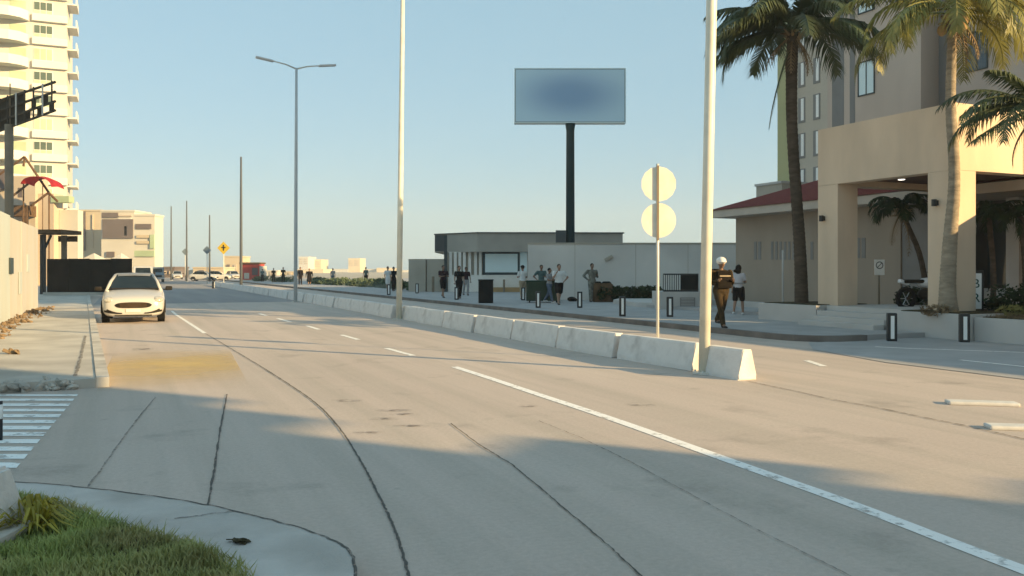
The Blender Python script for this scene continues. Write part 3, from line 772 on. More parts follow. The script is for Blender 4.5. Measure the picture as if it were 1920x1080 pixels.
for px in (845, 854, 862.5, 871, 881, 892, 901):
    MB().bx(X_at(px - 3.1, PVZ), X_at(px + 2.2, PVZ), PVZ + .05, PVZ + .299, 1.25, 2.775).build('wall_slat', M['pav_white'], PV)
MB().bx(X_at(840, PVZ), X_at(985, PVZ), PVZ, PVZ + .299, PLAZA, 1.24).build('base_wall', M['pav_white'], PV)
w = MB().bx(X_at(905, PVZ), X_at(974, PVZ), PVZ + .1, PVZ + .298, 1.25, 2.775).build('window', M['frame'], PV)
MB().bx(X_at(909.5, PVZ), X_at(970.5, PVZ), PVZ + .07, PVZ + .098, 1.42, 2.66).build('pane', M['glass_pale'], w)
MB().bx(X_at(975, PVZ), X_at(988, PVZ), PVZ + .12, PVZ + .299, 1.25, 2.775).build('pillar', M['glass_pale'], PV)
MB().bx(X_at(925, PVZ), X_at(985, PVZ), PVZ - .45, PVZ - .003, PLAZA, .42).build('bench_ledge', M['ochre'], PV)
MB().bx(X_at(838, PVZ), X_at(906, PVZ), PVZ + .299, PVZ + .301, 1.25, 2.77).build('louvre_backing', M['taupe'], PV)
MB().tube([(X_at(945, PVZ - 1), PVZ - 1, PLAZA), (X_at(945, PVZ - 1), PVZ - 1, .95)], .07, 10).build('standpipe', M['brownpost'], PV)
o = thing('taupe_wall', 'low taupe wall with a seam left of the pavilion', 'wall')
MB().bx(X_at(766, 57.5), X_at(798, 57.5), 57.5, 60, 0, 2.32).build('wall', M['taupe'], o)
MB().bx(X_at(799.5, 57.5), X_at(836, 57.5), 57.62, 60, 0, 2.32).build('wall', M['taupe'], o)
MB().tube([(0, 0, PLAZA), (0, 0, 1.15)], .09, 10).build('stub_post', M['brownpost'], o, loc=(X_at(812, 56.5), 56.5, 0))
# panel on its pole
BZ = 50.0
o = thing('roadside_panel', 'big blue rectangular panel on a dark green pole above the pavilion', 'billboard', (X_at(1069.5, BZ), BZ, 0))
hz = lambda y: CH - (y - HZ) / F * BZ
wpx = X_at(1171, BZ) - X_at(966, BZ)
MB().tube([(0, .1, 0), (0, .1, hz(245)), (0, .1, hz(229))], [.27, .24, .31], 20).build('pole', M['green_pole'], o, True)
xo = (X_at(1171, BZ) + X_at(966, BZ)) / 2 - X_at(1069.5, BZ)
MB().bx(xo - wpx / 2, xo + wpx / 2, -.22, .42, hz(230), hz(131)).build('cabinet', M['blue_sign'], o)
MB().bx(xo - wpx / 2 + .03, xo + wpx / 2 - .03, -.225, -.2215, hz(230) + .03, hz(131) - .03).build('sign_face', M['panel'], o)
mb = MB(); e = .05
mb.bx(xo - wpx / 2 - e, xo + wpx / 2 + e, -.24, .42, hz(131) + .002, hz(131) + e).bx(xo - wpx / 2 - e, xo + wpx / 2 + e, -.24, .42, hz(230) - e, hz(230) - .002)
mb.bx(xo - wpx / 2 - e, xo - wpx / 2 - .002, -.24, .42, hz(230), hz(131)).bx(xo + wpx / 2 + .002, xo + wpx / 2 + e, -.24, .42, hz(230), hz(131))
mb.build('frame', M['glass_pale'], o)
MB().bx(-.85, -.26, -.2, .3, 2.6, hz(432)).build('control_box', M['pav_dark'], o)

# items on the plaza
p = gp(911, 568, PLAZA)
o = thing('litter_bin', 'big black litter bin on the plaza before the pavilion', 'bin', p)
MB().box((0, 0, .5), (.64, .5, 1.0), bev=.03).build('body', M['bin'], o)
MB().box((0, 0, 1.01), (.68, .54, .05), bev=.02).build('lid', M['bin'], o)
p = gp(1018, 567, PLAZA)
o = thing('green_container', 'dark green waste container beside the group of people at the grey wall', 'container', p)
MB().box((0, 0, .5), (1.5, .75, .85), bev=.04).build('body', M['green_box'], o)
MB().box((0, .02, .95), (1.56, .82, .07), bev=.025).build('lid', M['green_box'], o)
mb = MB()
for sx in (-.6, .6): mb.tube([(sx - .03, -.25, .08), (sx + .03, -.25, .08)], .08, 12)
mb.build('wheel', M['rubber'], o)
p = gp(1072, 565, PLAZA)
tag(MB().ball((0, 0, .1), (.22, .16, .12), 2).ball((.12, .02, .07), (.14, .12, .09), 2).build('rubbish_bag', M['bin'], loc=p, smooth=True), 'black rubbish bag lying at the foot of the grey wall', 'bag')
# dark cabinets left of the hedge
for px, w, lbl in ((1121, .22, 'dark brown rounded bin beside the person in grey camouflage'), (1137, .3, 'darker brown bin against the left end of the hedge')):
    p = gp(px, 566, PLAZA)
    o = thing('brown_bin', lbl, 'bin', p, 0, 'brown bins by the hedge')
    MB().tube([(0, 0, 0), (0, 0, .78), (0, 0, .86)], [w, w, w * .7], 14).build('body', M['rust'], o, True)
    MB().tube([(0, 0, .86), (0, 0, .93)], [w * .8, w * .5], 14).build('lid', M['bin'], o, True)
# low block with the vent and the railing on it
RZ = 31.5
o = thing('vent_block', 'low grey block with a dark vent before the grey wall', 'wall block')
MB().bx(X_at(1236, RZ), X_at(1322, RZ), RZ, RZ + 1.6, 0, z0 := CH - (547 - HZ) / F * RZ).build('wall', M['column'], o)
v = MB().bx(X_at(1275, RZ), X_at(1303, RZ), RZ - .03, RZ - .002, .2, .55).build('vent', M['recess'], o)
mb = MB()
for k in range(6): mb.bx(X_at(1277, RZ), X_at(1301, RZ), RZ - .045, RZ - .031, .23 + .055 * k, .25 + .055 * k)
mb.build('louvre', M['column'], v)
o = thing('railing', 'black metal railing on the low block with the vent', 'railing', (0, RZ + .15, z0))
mb = MB(); xa, xb, xm = X_at(1245, RZ), X_at(1311, RZ), X_at(1278, RZ)
mb.bx(xa, xb, -.03, .03, .62, .67).bx(xa, xb, -.03, .03, .0, .06)
mb.build('rail', M['black'], o)
mb = MB()
for k in range(9):
    x = xa + (xm - xa) * k / 8; mb.bx(x - .012, x + .012, -.012, .012, .06, .62)
mb.build('bars', M['black'], o)
MB().bx(xm, xb, -.02, .02, .062, .618).build('solid_panel', M['bin'], o)
o = thing('hedge_bed', 'low curved grey planting bed in front of the hedge', 'planting bed')
MB().prism([(X_at(1150, 36.5), 36.5), (X_at(1190, 33.5), 33.5), (X_at(1240, 32.4), 32.4), (X_at(1250, 34), 34), (X_at(1240, 38), 38), (X_at(1160, 38), 38)], 0, .3).build('wall', M['column'], o)

def leaf_cloud(mb, blobs, n, size, flat=.0):
    tot = sum(b[3] * b[4] * b[5] for b in blobs)
    for (x, y, z, rx, ry, rz) in blobs:
        for k in range(max(6, int(n * rx * ry * rz / tot))):
            while True:
                u, v, w = rnd() * 2 - 1, rnd() * 2 - 1, rnd() * 2 - 1
                q = u * u + v * v + w * w
                if .25 < q < 1: break
            c = Vector((x + u * rx, y + v * ry, z + w * rz))
            d = Vector((rnd() - .5, rnd() - .5, rnd() - .5)).normalized(); e = d.orthogonal().normalized()
            s = size * (.6 + .8 * rnd())
            vs = [mb.bm.verts.new(c + d * s), mb.bm.verts.new(c + e * s * .45), mb.bm.verts.new(c - d * s), mb.bm.verts.new(c - e * s * .45)]
            mb.bm.faces.new(vs)
    return mb
def shrub(name, label, cat, loc, blobs, n, size, m, group=None, stems=4):
    o = thing(name, label, cat, loc, 0, group)
    leaf_cloud(MB(), blobs, n, size).build('foliage', M[m], o)
    mb = MB()
    for k in range(stems):
        b = blobs[k % len(blobs)]
        mb.tube([(b[0] * .5, b[1] * .5, 0), (b[0], b[1], b[2])], [.03, .012], 5)
    mb.build('stem', M['bark'], o)
    return o
p = at(1180, 560, 38.8)
shrub('hedge', 'low dark green clipped hedge in front of the grey wall', 'hedge', (p.x, p.y, PLAZA),
      [(-1.2 + .35 * k, (rnd() - .5) * .2, .35 + .06 * rnd(), .36, .45, .36) for k in range(8)], 3400, .075, 'hedge')

# ------------------------------------------------------------------ palms
def frond(mb, base, az, el, L, droop, n=34, lw=.45, wid=.022, hang=.6):
    pts = []; p = Vector(base); e = el; st = L / 14
    for k in range(15):
        pts.append(p.copy())
        p = p + Vector((math.cos(az) * math.cos(e), math.sin(az) * math.cos(e), math.sin(e))) * st
        e -= droop / 14 * (.5 + 1.1 * k / 14)
    mb.tube(pts, [.028 * (1 - .85 * k / 14) + .003 for k in range(15)], 5)
    side = Vector((-math.sin(az), math.cos(az), 0))
    for k in range(n):
        f = .12 + .88 * k / (n - 1); i = min(13, int(f * 14)); q = pts[i].lerp(pts[i + 1], f * 14 - i) if i < 14 else pts[14]
        d = (pts[i + 1] - pts[i]).normalized()
        l = lw * math.sin(PI * (.12 + .83 * f)) ** .7 * (.85 + .3 * rnd())
        for sg in (-1, 1):
            o = (side * sg * .75 + d * (.55 + .3 * rnd()) + Vector((0, 0, .12))).normalized()
            tip1 = q + o * l * .5 + Vector((0, 0, -hang * l * .18))
            tip2 = q + o * l * .92 + Vector((0, 0, -hang * l * (.62 + .3 * rnd())))
            wv = d * wid * .9
            v = [mb.bm.verts.new(x) for x in (q + wv, q - wv, tip1 - wv * 1.1, tip1 + wv * 1.1, tip2)]
            mb.bm.faces.new((v[0], v[1], v[2], v[3])); mb.bm.faces.new((v[3], v[2], v[4]))

def palm(label, loc, path, radii, fronds, m='frond', bark='bark', dead=4, coco=0, lw=.5, wid=.024, hang=.7, n=34):
    o = thing('palm_tree', label, 'palm tree', loc)
    pts = smooth_poly([Vector(p) for p in path], 2)
    rr = []
    for i in range(len(pts)):
        f = i / (len(pts) - 1) * (len(radii) - 1); j = min(len(radii) - 2, int(f)); rr.append(radii[j] + (radii[j + 1] - radii[j]) * (f - j))
    # ringed trunk
    fine, fr = [], []
    for i in range(len(pts) - 1):
        for k in range(6):
            f = k / 6; fine.append(pts[i].lerp(pts[i + 1], f)); fr.append((rr[i] + (rr[i + 1] - rr[i]) * f) * (1 + (.05 if (k % 2) else -.02) + .03 * (rnd() - .5)))
    fine.append(pts[-1]); fr.append(rr[-1])
    MB().tube(fine, fr, 16).build('trunk', M[bark], o, True)
    top = pts[-1]
    mb = MB()
    for fset in fronds:
        az, el, L, droop = fset
        frond(mb, top + Vector((math.cos(az), math.sin(az), 0)) * .08 + Vector((0, 0, rnd() * .15)), az, el, L, droop, n, lw, wid, hang)
    mb.build('crown', M[m], o)
    if dead:
        mb = MB()
        for k in range(dead):
            a = rnd() * 2 * PI; frond(mb, top + Vector((0, 0, -.1)), a, -.5 - .6 * rnd(), .9 + .5 * rnd(), .9, 12, .22, .014, 1.0)
        for k in range(14):
            a = rnd() * 2 * PI; r = rr[-1]
            mb.tube([top + Vector((math.cos(a) * r, math.sin(a) * r, -.35 * rnd())), top + Vector((math.cos(a) * (r + .22), math.sin(a) * (r + .22), .05 - .25 * rnd()))], [.05, .012], 5)
        mb.build('dead_fronds', M['frond_dead'], o)
    if dead >= 8:
        mb = MB(); frond(mb, top + Vector((-.16, -.1, -.55)), PI, -1.25, 2.3, .2, 30, .26, .016, .6); mb.build('hanging_frond', M['frond'], o)
    for k in range(coco):
        a = rnd() * 2 * PI; MB().ball(top + Vector((math.cos(a) * .26, math.sin(a) * .26, -.2 - .2 * rnd())), (.11, .11, .14), 2).build('coconut', M['coco'], o, True)
    return o
random.seed(5)
P1Z = 24.4
b1 = at(1503, 560, P1Z)
def rel(px, py, Z, base): q = at(px, py, Z); return (q.x - base.x, q.y - base.y, q.z - base.z)
b1.z = .58
fr = []
for k in range(19):
    az = 2 * PI * k / 19 + .25 * rnd(); fr.append((az, .95 - .95 * ((k * 7) % 19) / 19, 2.5 + .5 * rnd(), 1.15 + .6 * rnd()))
fr += [(PI + .05, .35, 2.5, 2.0), (PI - .2, .1, 2.6, 1.9), (PI + .3, .75, 2.7, 2.2), (.05, .25, 2.6, 1.5), (-.15, .1, 2.6, 1.2), (PI - .5, .1, 2.2, 1.3), (.5, 1.1, 2.8, 1.6), (PI + .6, 1.1, 2.8, 1.7), (PI, -.02, 2.35, 1.0), (PI + .15, 1.2, 2.6, 1.6), (PI - .1, .25, 2.5, 1.2), (PI + .25, .5, 2.5, 1.5)]
palm('tall dark green coconut palm in the planter left of the porch', b1,
     [(0, 0, -.05), rel(1501, 480, P1Z, b1), rel(1494, 380, P1Z, b1), rel(1484, 240, P1Z, b1), rel(1484, 130, P1Z, b1), rel(1487, 60, P1Z, b1)],
     [.2, .17, .155, .15, .16, .15], fr, 'frond', 'bark', 8, 0, .68, .03, .95, 46)
P2Z = 19.6
b2 = at(1778, 588, P2Z)
fr = []
for k in range(13):
    az = 2 * PI * k / 13 + .3 * rnd(); fr.append((az, .85 - .9 * ((k * 5) % 13) / 13, 2.5 + .5 * rnd(), 1.5 + .7 * rnd()))
fr += [(PI + .1, .15, 2.0, 1.9), (PI + .45, .2, 2.1, 2.2), (PI - .3, .5, 2.3, 2.2), (.0, .2, 2.2, 2.2), (-.4, .35, 2.3, 2.3), (-1.2, .3, 2.0, 2.3), (-2.0, .3, 2.0, 2.3), (.4, .1, 2.2, 1.9)]
palm('tall palm with sunlit yellow-green fronds in front of the sunlit porch pillar', b2,
     [(0, 0, -.1), rel(1776, 540, P2Z, b2), rel(1782, 440, P2Z, b2), rel(1792, 330, P2Z, b2), rel(1781, 200, P2Z, b2), rel(1785, 90, P2Z, b2), rel(1787, 25, P2Z, b2)],
     [.27, .18, .15, .12, .108, .1, .1], fr, 'frond_sun_yel', 'bark_pale', 6, 6, .55, .026, .9, 40)
P3Z = 17.2
b3 = at(1965, 600, P3Z); b3.z = .5
fr = []
for k in range(14):
    az = 2 * PI * k / 14 + .3 * rnd(); fr.append((az, .8 - .9 * ((k * 5) % 14) / 14, 1.7 + .4 * rnd(), 1.4 + .6 * rnd()))
fr += [(PI + .05, .15, 1.5, .95), (PI - .2, .3, 1.35, .9), (PI + .35, .8, 1.4, 1.0), (PI + .2, -.35, 1.6, .3)]
palm('shorter green palm whose fronds enter from the right edge', b3,
     [(0, 0, 0), (.05, 0, 1.6), (-.05, 0, 3.2), rel(1945, 205, P3Z, b3)], [.17, .14, .12, .12], fr, 'frond', 'bark_pale', 2, 0, .42, .022, .85, 34)
# small ornamental palms under the porch
P4Z = 25.3
b4 = at(1740, 545, P4Z)
b4.z = .5
fr = [(2 * PI * k / 16 + .2 * rnd(), .9 - .9 * (k % 3) / 3, .95 + .2 * rnd(), 2.0 + .5 * rnd()) for k in range(16)]
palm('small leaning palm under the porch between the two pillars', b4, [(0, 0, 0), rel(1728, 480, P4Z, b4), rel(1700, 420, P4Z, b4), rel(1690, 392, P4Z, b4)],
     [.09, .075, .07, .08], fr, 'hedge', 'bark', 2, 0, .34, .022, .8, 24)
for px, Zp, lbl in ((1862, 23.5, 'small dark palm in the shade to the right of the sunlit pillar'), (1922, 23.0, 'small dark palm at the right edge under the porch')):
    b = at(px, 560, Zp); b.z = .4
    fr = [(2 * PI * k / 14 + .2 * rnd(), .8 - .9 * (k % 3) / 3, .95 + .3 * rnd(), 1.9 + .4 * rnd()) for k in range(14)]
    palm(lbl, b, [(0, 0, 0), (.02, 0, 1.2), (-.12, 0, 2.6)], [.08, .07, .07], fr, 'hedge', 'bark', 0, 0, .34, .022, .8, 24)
# shrubs and dry plants along the retaining wall
for px, py, Zp, r, m, lbl in ((1908, 556, 19.7, .55, 'hedge', 'rounded dark bush behind the retaining wall at the right edge'), (1868, 574, 20.3, .26, 'hedge', 'small dark bush between the letter sign and the rounded bush'),
                              (1712, 556, 23.6, .42, 'hedge', 'dark bush on the planter behind the white motorbike')):
    p = at(px, py, Zp)
    shrub('bush', lbl, 'bush', (p.x, p.y, .5), [((rnd() - .5) * r, (rnd() - .5) * r, r * (.5 + .5 * rnd()), r * .75, r * .6, r * .6) for k in range(6)], 900, .06, m, 'dark bushes by the porch')
o = road_root('dry_plants', 'dry straw-coloured ground plants on top of the retaining wall', 'plants'); o['kind'] = 'stuff'
mb = MB()
for k in range(1500):
    t, s = 16.95 + .8 * rnd(), 9.0 + 3.7 * rnd(); h = .06 + .16 * rnd() * rnd(); a = rnd() * 2 * PI; l = h * .8
    mb.sheet([(t - .006, s, .53), (t + .006, s, .53), (t + l * math.cos(a), s + l * math.sin(a), .53 + h)])
mb.build('blades', M['frond_dead'], o)
for px, py, Zp, m, lbl in ((1900, 590, 19.2, 'frond_sun_yel', 'pale yellowish low plant on the retaining wall by the right edge'), (1758, 583, 19.4, 'frond_dead', 'dry tuft at the foot of the right palm')):
    p = at(px, py, Zp)
    shrub('low_plant', lbl, 'plant', (p.x, p.y, .52), [(0, 0, .12, .4, .25, .14), (.25, .05, .1, .25, .2, .12)], 260, .06, m)

# ------------------------------------------------------------------ second tower behind the hotel
T2 = road_root('grey_tower', 'tall pale grey tower with narrow windows and an olive edge seen behind the left palm', 'tower block')
TT = 53.6
sL, sR = s_at(1490, TT), 40.0
MB().bx(TT, TT + 16, sR, sL, 0, 24.5).build('wall', M['lightgrey'], T2)
MB().bx(TT - .5, TT + 12, sL + .003, s_at(1466, TT), 0, 24.2).build('edge_strip', M['olive'], T2)
for k in range(5):
    z = 8.2 + 3.1 * k
    for px in (1503, 1531):
        s1 = s_at(px - 4, TT); s0 = s_at(px + 5, TT)
        f = MB().bx(TT - .05, TT - .002, s0 - .12, s1 + .1, z, z + 2.2).build('window', M['recess'], T2)
        MB().bx(TT - .075, TT - .051, s0, s1 - .25, z + .2, z + 2.1).build('pane', M['strip'], f)
o = road_root('roof_hut', 'small grey plant-room block above the red tiled roof', 'roof block')
tq = 30.0
MB().bx(tq, tq + 2, s_at(1466, tq), s_at(1418, tq), 0, z_at(1440, 347, tq)).build('wall', M['taupe'], o)
MB().bx(tq - .08, tq + 2.08, s_at(1467, tq), s_at(1417, tq), z_at(1440, 347, tq), z_at(1440, 347, tq) + .12).build('coping', M['column'], o)

# ------------------------------------------------------------------ left side: hoarding, dark fence, towers
o = road_root('hoarding', 'tall cream hoarding wall running along the left pavement', 'hoarding wall')
HTt = -3.15
for k in range(9):
    s0, s1 = 11.5 + 2.9 * k, 11.5 + 2.9 * (k + 1) - .012
    if s1 > 37.8: s1 = 37.8
    MB().bx(HTt - .12 + (.012 * (k % 2)), HTt + (.012 * (k % 2)), s0, s1, PLAZA, 3.12 + .02 * (k % 3)).build('panel', M['hoard_blue' if k < 6 else 'hoard'], o)
MB().bx(HTt + .014, HTt + .05, 28.55, 29.4, 1.45, 1.92).build('meter_box', M['frame'], o)
MB().bx(HTt + .014, HTt + .03, 31.0, 31.8, .8, 1.5).build('faded_poster', M['hoard_blue'], o)
MB().bx(HTt + .014, HTt + .03, 33.4, 34.2, 1.5, 2.1).build('faded_poster', M['hoard_blue'], o)
mb = MB(); random.seed(3)
for k in range(420):
    s = 14.5 + 23 * rnd(); t = HTt + .1 + .75 * rnd() * rnd(); r = .02 + .06 * rnd() * rnd()
    mb.ball((t, s, PLAZA + r * .4), (r * (1 + rnd()), r * (1 + rnd()), r * .7), 1, Euler((rnd(), rnd(), rnd() * 3)))
o = mb.build('rubble', M['rubble'], rz=TH); tag(o, 'brown rubble and dead leaves along the foot of the cream hoarding', 'rubble', kind='stuff')
mb = MB()
for k in range(320):
    t, s = -.6 - 6 * rnd(), 12.42 + .3 * rnd(); r = .02 + .05 * rnd()
    mb.ball((t, s, PLAZA * rnd() * .8 + r * .3), (r * (1 + rnd()), r * (1 + rnd()), r * .7), 1, Euler((rnd(), rnd(), rnd() * 3)))
o = mb.build('broken_kerb', M['kerb'], rz=TH); tag(o, 'crumbled concrete bits along the broken near edge of the left pavement', 'rubble', kind='stuff')

DZ = 49.6
o = thing('black_fence', 'black hoarding fence across the end of the left pavement behind the white car', 'fence')
xs = [X_at(88, DZ) + k * (X_at(247, DZ) - X_at(88, DZ)) / 4 for k in range(5)]
for k in range(4):
    MB().bx(xs[k] + .004, xs[k + 1] - .004, DZ + .01 * (k % 2), DZ + .06 + .01 * (k % 2), PLAZA, 2.2 + .04 * rnd()).build('panel', M['fence_black'], o)
MB().bx(xs[0] - .1, xs[4], DZ - .25, DZ - .01, PLAZA, PLAZA + .16).build('plinth', M['walk'], o)
# dark posts and awning at the left
o = thing('dark_awning', 'dark flat awning on dark posts above the left end of the black fence', 'awning', (0, 0, 0))
AZ = 51.2
hA = lambda y: CH - (y - HZ) / F * AZ
mb = MB().bx(X_at(70, AZ), X_at(134, AZ), AZ - 1.2, AZ + 1.2, hA(439), hA(432)); mb.build('roof', M['rust'], o)
for x in (79, 84): MB().bx(X_at(x - 2.5, AZ), X_at(x + 2, AZ), AZ - .1, AZ + .03, PLAZA, hA(440)).build('post', M['black'], o)
MB().bx(X_at(98, AZ), X_at(108, AZ), AZ + 1.0, AZ + 1.1, PLAZA, hA(440)).build('post', M['brownpost'], o)
MB().tube([(X_at(82, AZ), AZ, hA(470)), (X_at(96, AZ), AZ, hA(441))], .08, 6).build('brace', M['black'], o)
MB().bx(X_at(88, AZ), X_at(125, AZ), AZ + 1.25, AZ + 1.3, hA(452), hA(441)).build('valance', M['rust'], o)
# pinkish building with frames
o = thing('pink_building', 'low pinkish building with a dark canopy behind the cream hoarding', 'building')
KZ = 88.0
hK = lambda y: CH - (y - HZ) / F * KZ
MB().bx(X_at(-120, KZ), X_at(66, KZ), KZ, KZ + 2.5, 0, hK(330)).build('wall', M['far_pink'], o)
MB().bx(X_at(66, KZ), X_at(96, KZ), KZ + .5, KZ + 2.4, 0, hK(362)).build('wing', M['far_pink'], o)
MB().bx(X_at(96.5, KZ), X_at(132, KZ), KZ + 1.5, KZ + 2.6, 0, hK(392)).build('annex', M['far_white'], o)
MB().bx(X_at(92, KZ), X_at(126, KZ), KZ + .3, KZ + 1.4, hK(379), hK(367)).build('canopy', M['far_green'], o)
MB().bx(X_at(28, KZ), X_at(68, KZ), KZ - 1.6, KZ - .01, hK(407), hK(387)).build('canopy', M['rust'], o)
MB().bx(X_at(-20, KZ), X_at(14, KZ), KZ - .6, KZ - .01, hK(356), hK(318)).build('sign_box', M['far_brown'], o)
for x in (60, 66): MB().bx(X_at(x - 2, KZ), X_at(x + 2, KZ), KZ - 1.6, KZ - 1.4, 0, hK(407)).build('post', M['rust'], o)
for a, b in ((34, 352), (56, 378)):
    MB().bx(X_at(a, KZ), X_at(a + 8, KZ), KZ - .03, KZ - .003, hK(b + 18), hK(b)).build('window', M['far_brown'], o)
# roof-top frame of brown struts
o = thing('strut_frame', 'brown steel strut frame rising above the cream hoarding', 'steel frame')
FZ = 85.0
def fp(x, y, dz=0): return at(x, y, FZ + dz)
mb = MB()
for a, b in (((-5, 330), (46, 294)), ((46, 294), (92, 362)), ((18, 372), (64, 336)), ((58, 386), (90, 362)), ((92, 362), (108, 378)), ((46, 294), (44, 312))):
    m_ = MB(); m_.tube([fp(*a), fp(*b)], .12, 6); m_.build('strut', M['rust'], o)
for x, y in ((92, 362), (44, 340)):
    q = fp(x, y); MB().tube([q, (q.x, q.y, 0)], .08, 6).build('leg', M['rust'], o)
# red canvas shell
q = at(80, 347, 84.0)
o = thing('red_parasol', 'curved red canvas canopy behind the brown struts on the left', 'parasol', (q.x, q.y, 0))
mb = MB(); n = 18
hq = q.z
prev = None
for k in range(n + 1):
    a = PI * (.04 + .93 * k / n); x = -math.cos(a) * 1.5; z = hq + 1.05 * math.sin(a) ** .8 - .2 + .12 * math.cos(a)
    row = [mb.bm.verts.new((x, y, z - .12 * abs(y))) for y in (-1.2, 0, 1.2)]
    if prev:
        mb.bm.faces.new((prev[0], prev[1], row[1], row[0])); mb.bm.faces.new((prev[1], prev[2], row[2], row[1]))
    prev = row
r = bmesh.ops.solidify(mb.bm, geom=list(mb.bm.faces), thickness=.03)
mb.build('canopy', M['red'], o, True)
MB().tube([(0, 0, 0), (0, 0, hq + .4)], .04, 8).build('pole', M['rust'], o)
# billboard seen from behind on its post
q = at(17, 420, 43.0)
o = thing('billboard_frame', 'old billboard seen from behind, dark slatted frame on a brown post', 'billboard', (q.x, q.y, 0))
MB().tube([(0, 0, 0), (0, 0, 8.9)], .2, 12).build('post', M['brownpost'], o, True)
def bb(px, py, Z): v = at(px, py, Z); return (v.x - q.x, v.y - q.y, v.z)
ZL, ZR = 45.5, 40.5
def bl(u, v):      # u 0..1 left to right, v 0..1 bottom to top
    top = Vector(bb(-45, 203, ZL)).lerp(Vector(bb(103, 154, ZR)), u); bot = Vector(bb(-45, 262, ZL)).lerp(Vector(bb(103, 207, ZR)), u)
    return bot.lerp(top, v)
for v in (0.0, .32, .66, 1.0): MB().tube([bl(0, v), bl(1, v)], .07, 6).build('beam', M['truss'], o)
for k in range(10): 
    u = .02 + .96 * k / 9; off = Vector((-.0, -.12, 0)); MB().tube([bl(u, -.04) + off, bl(u, 1.05) + off], .045, 6).build('upright', M['galv'] if k % 3 == 2 else M['truss'], o)
mb = MB()
a, b, c, d = bl(0, .02), bl(.62, .02), bl(.62, .98), bl(0, .98)
nrm = Vector((0, .1, 0))
mb.bm.faces.new([mb.bm.verts.new(x + nrm) for x in (a, b, c, d)]); bmesh.ops.solidify(mb.bm, geom=list(mb.bm.faces), thickness=.04)
mb.build('back_panel', M['truss'], o)
mb = MB()
for k in range(5):
    u0 = .64 + .07 * k; v0 = .05 + .3 * (k % 2); a, b, c, d = bl(u0, v0), bl(u0 + .06, v0), bl(u0 + .06, v0 + .3), bl(u0, v0 + .3)
    mb.bm.faces.new([mb.bm.verts.new(x + nrm) for x in (a, b, c, d)])
bmesh.ops.solidify(mb.bm, geom=list(mb.bm.faces), thickness=.03)
mb.build('loose_panel', M['truss'], o)
for u in (.12, .3, .46): MB().tube([bl(u, .0), bl(u, 1.45)], .035, 6).build('upper_rod', M['brownpost'], o)

# cream apartment tower
TW = road_root('apartment_tower', 'tall cream apartment tower with curved balconies at the left edge', 'apartment tower')
ax, az_ = X_at(125, 110.5), 110.5
tc_, sc_ = to_ts(Vector((ax, az_, 0)))
FLH = 2.98; NF = 17
MB().bx(tc_ - 30, tc_, sc_, sc_ + 13, 0, FLH * NF).build('wall', M['cream'], TW)
xw0 = tc_ - 4.1
for k in range(NF):
    z = .6 + FLH * k
    # right bay slab band + windows
    MB().bx(xw0 + .2, tc_ + .12, sc_ - .5, sc_ - .002, z, z + .95, bev=.06).build('balcony_parapet', M['cream_par'], TW)
    f = MB().bx(xw0 + .35, xw0 + 2.55, sc_ - .08, sc_ - .003, z + 1.0, z + 2.55).build('window', M['white_frame'], TW)
    mb = MB()
    for j in range(3): mb.bx(xw0 + .42 + .7 * j, xw0 + 1.05 + .7 * j, sc_ - .1, sc_ - .081, z + (1.5 if k % 3 else 1.1), z + 2.5)
    mb.build('pane', M['glass_green'] if k not in (3, 6, 9, 12) else M['glass_teal'], f)
    if k % 3:
        mb = MB()
        for j in range(3): mb.bx(xw0 + .42 + .7 * j, xw0 + 1.05 + .7 * j, sc_ - .1, sc_ - .082, z + 1.06, z + 1.44)
        mb.build('pane', M['glass_teal'], f)
    # side balconies round the corner
    MB().bx(tc_ + .003, tc_ + 1.15, sc_ + 1.2, sc_ + 5.5, z - .05, z + .12).build('side_slab', M['cream_par'], TW)
    MB().bx(tc_ + 1.0, tc_ + 1.14, sc_ + 1.2, sc_ + 5.5, z + .12, z + 1.0).build('side_parapet', M['cream_par'], TW)
    # left bay: deep rounded balconies
    pol = [(xw0 - 8, sc_ - .003), (xw0 - 8, sc_ - 2.2), (xw0 - 2.2, sc_ - 2.2), (xw0 - 1.0, sc_ - 1.7), (xw0 - .2, sc_ - .6), (xw0 - .1, sc_ - .003)]
    MB().prism(pol, z - .1, z + .1).build('projecting_slab', M['cream_par'], TW)
    mb = MB()
    for a, b in zip(pol[1:], pol[2:]):
        d = Vector((b[0] - a[0], b[1] - a[1])); nn = Vector((-d.y, d.x)).normalized() * .12
        mb.prism([a, b, (b[0] + nn.x, b[1] + nn.y), (a[0] + nn.x, a[1] + nn.y)], z + .1, z + 1.1)
    mb.build('balcony_front', M['cream_par'], TW)
    MB().bx(xw0 - 7.5, xw0 - 3.9, sc_ - .03, sc_ - .003, z + .12, z + 2.4).build('balcony_door', M['glass_green' if k % 2 else 'glass_teal'], TW)
    MB().bx(xw0 - 2.3, xw0 - .5, sc_ - .03, sc_ - .003, z + .9, z + 2.4).build('window', M['glass_teal'], TW)
mb = MB().bx(tc_ - 30.1, tc_ + .1, sc_ - .1, sc_ + 13.1, FLH * NF, FLH * NF + 1); mb.build('roof_parapet', M['cream_par'], TW)

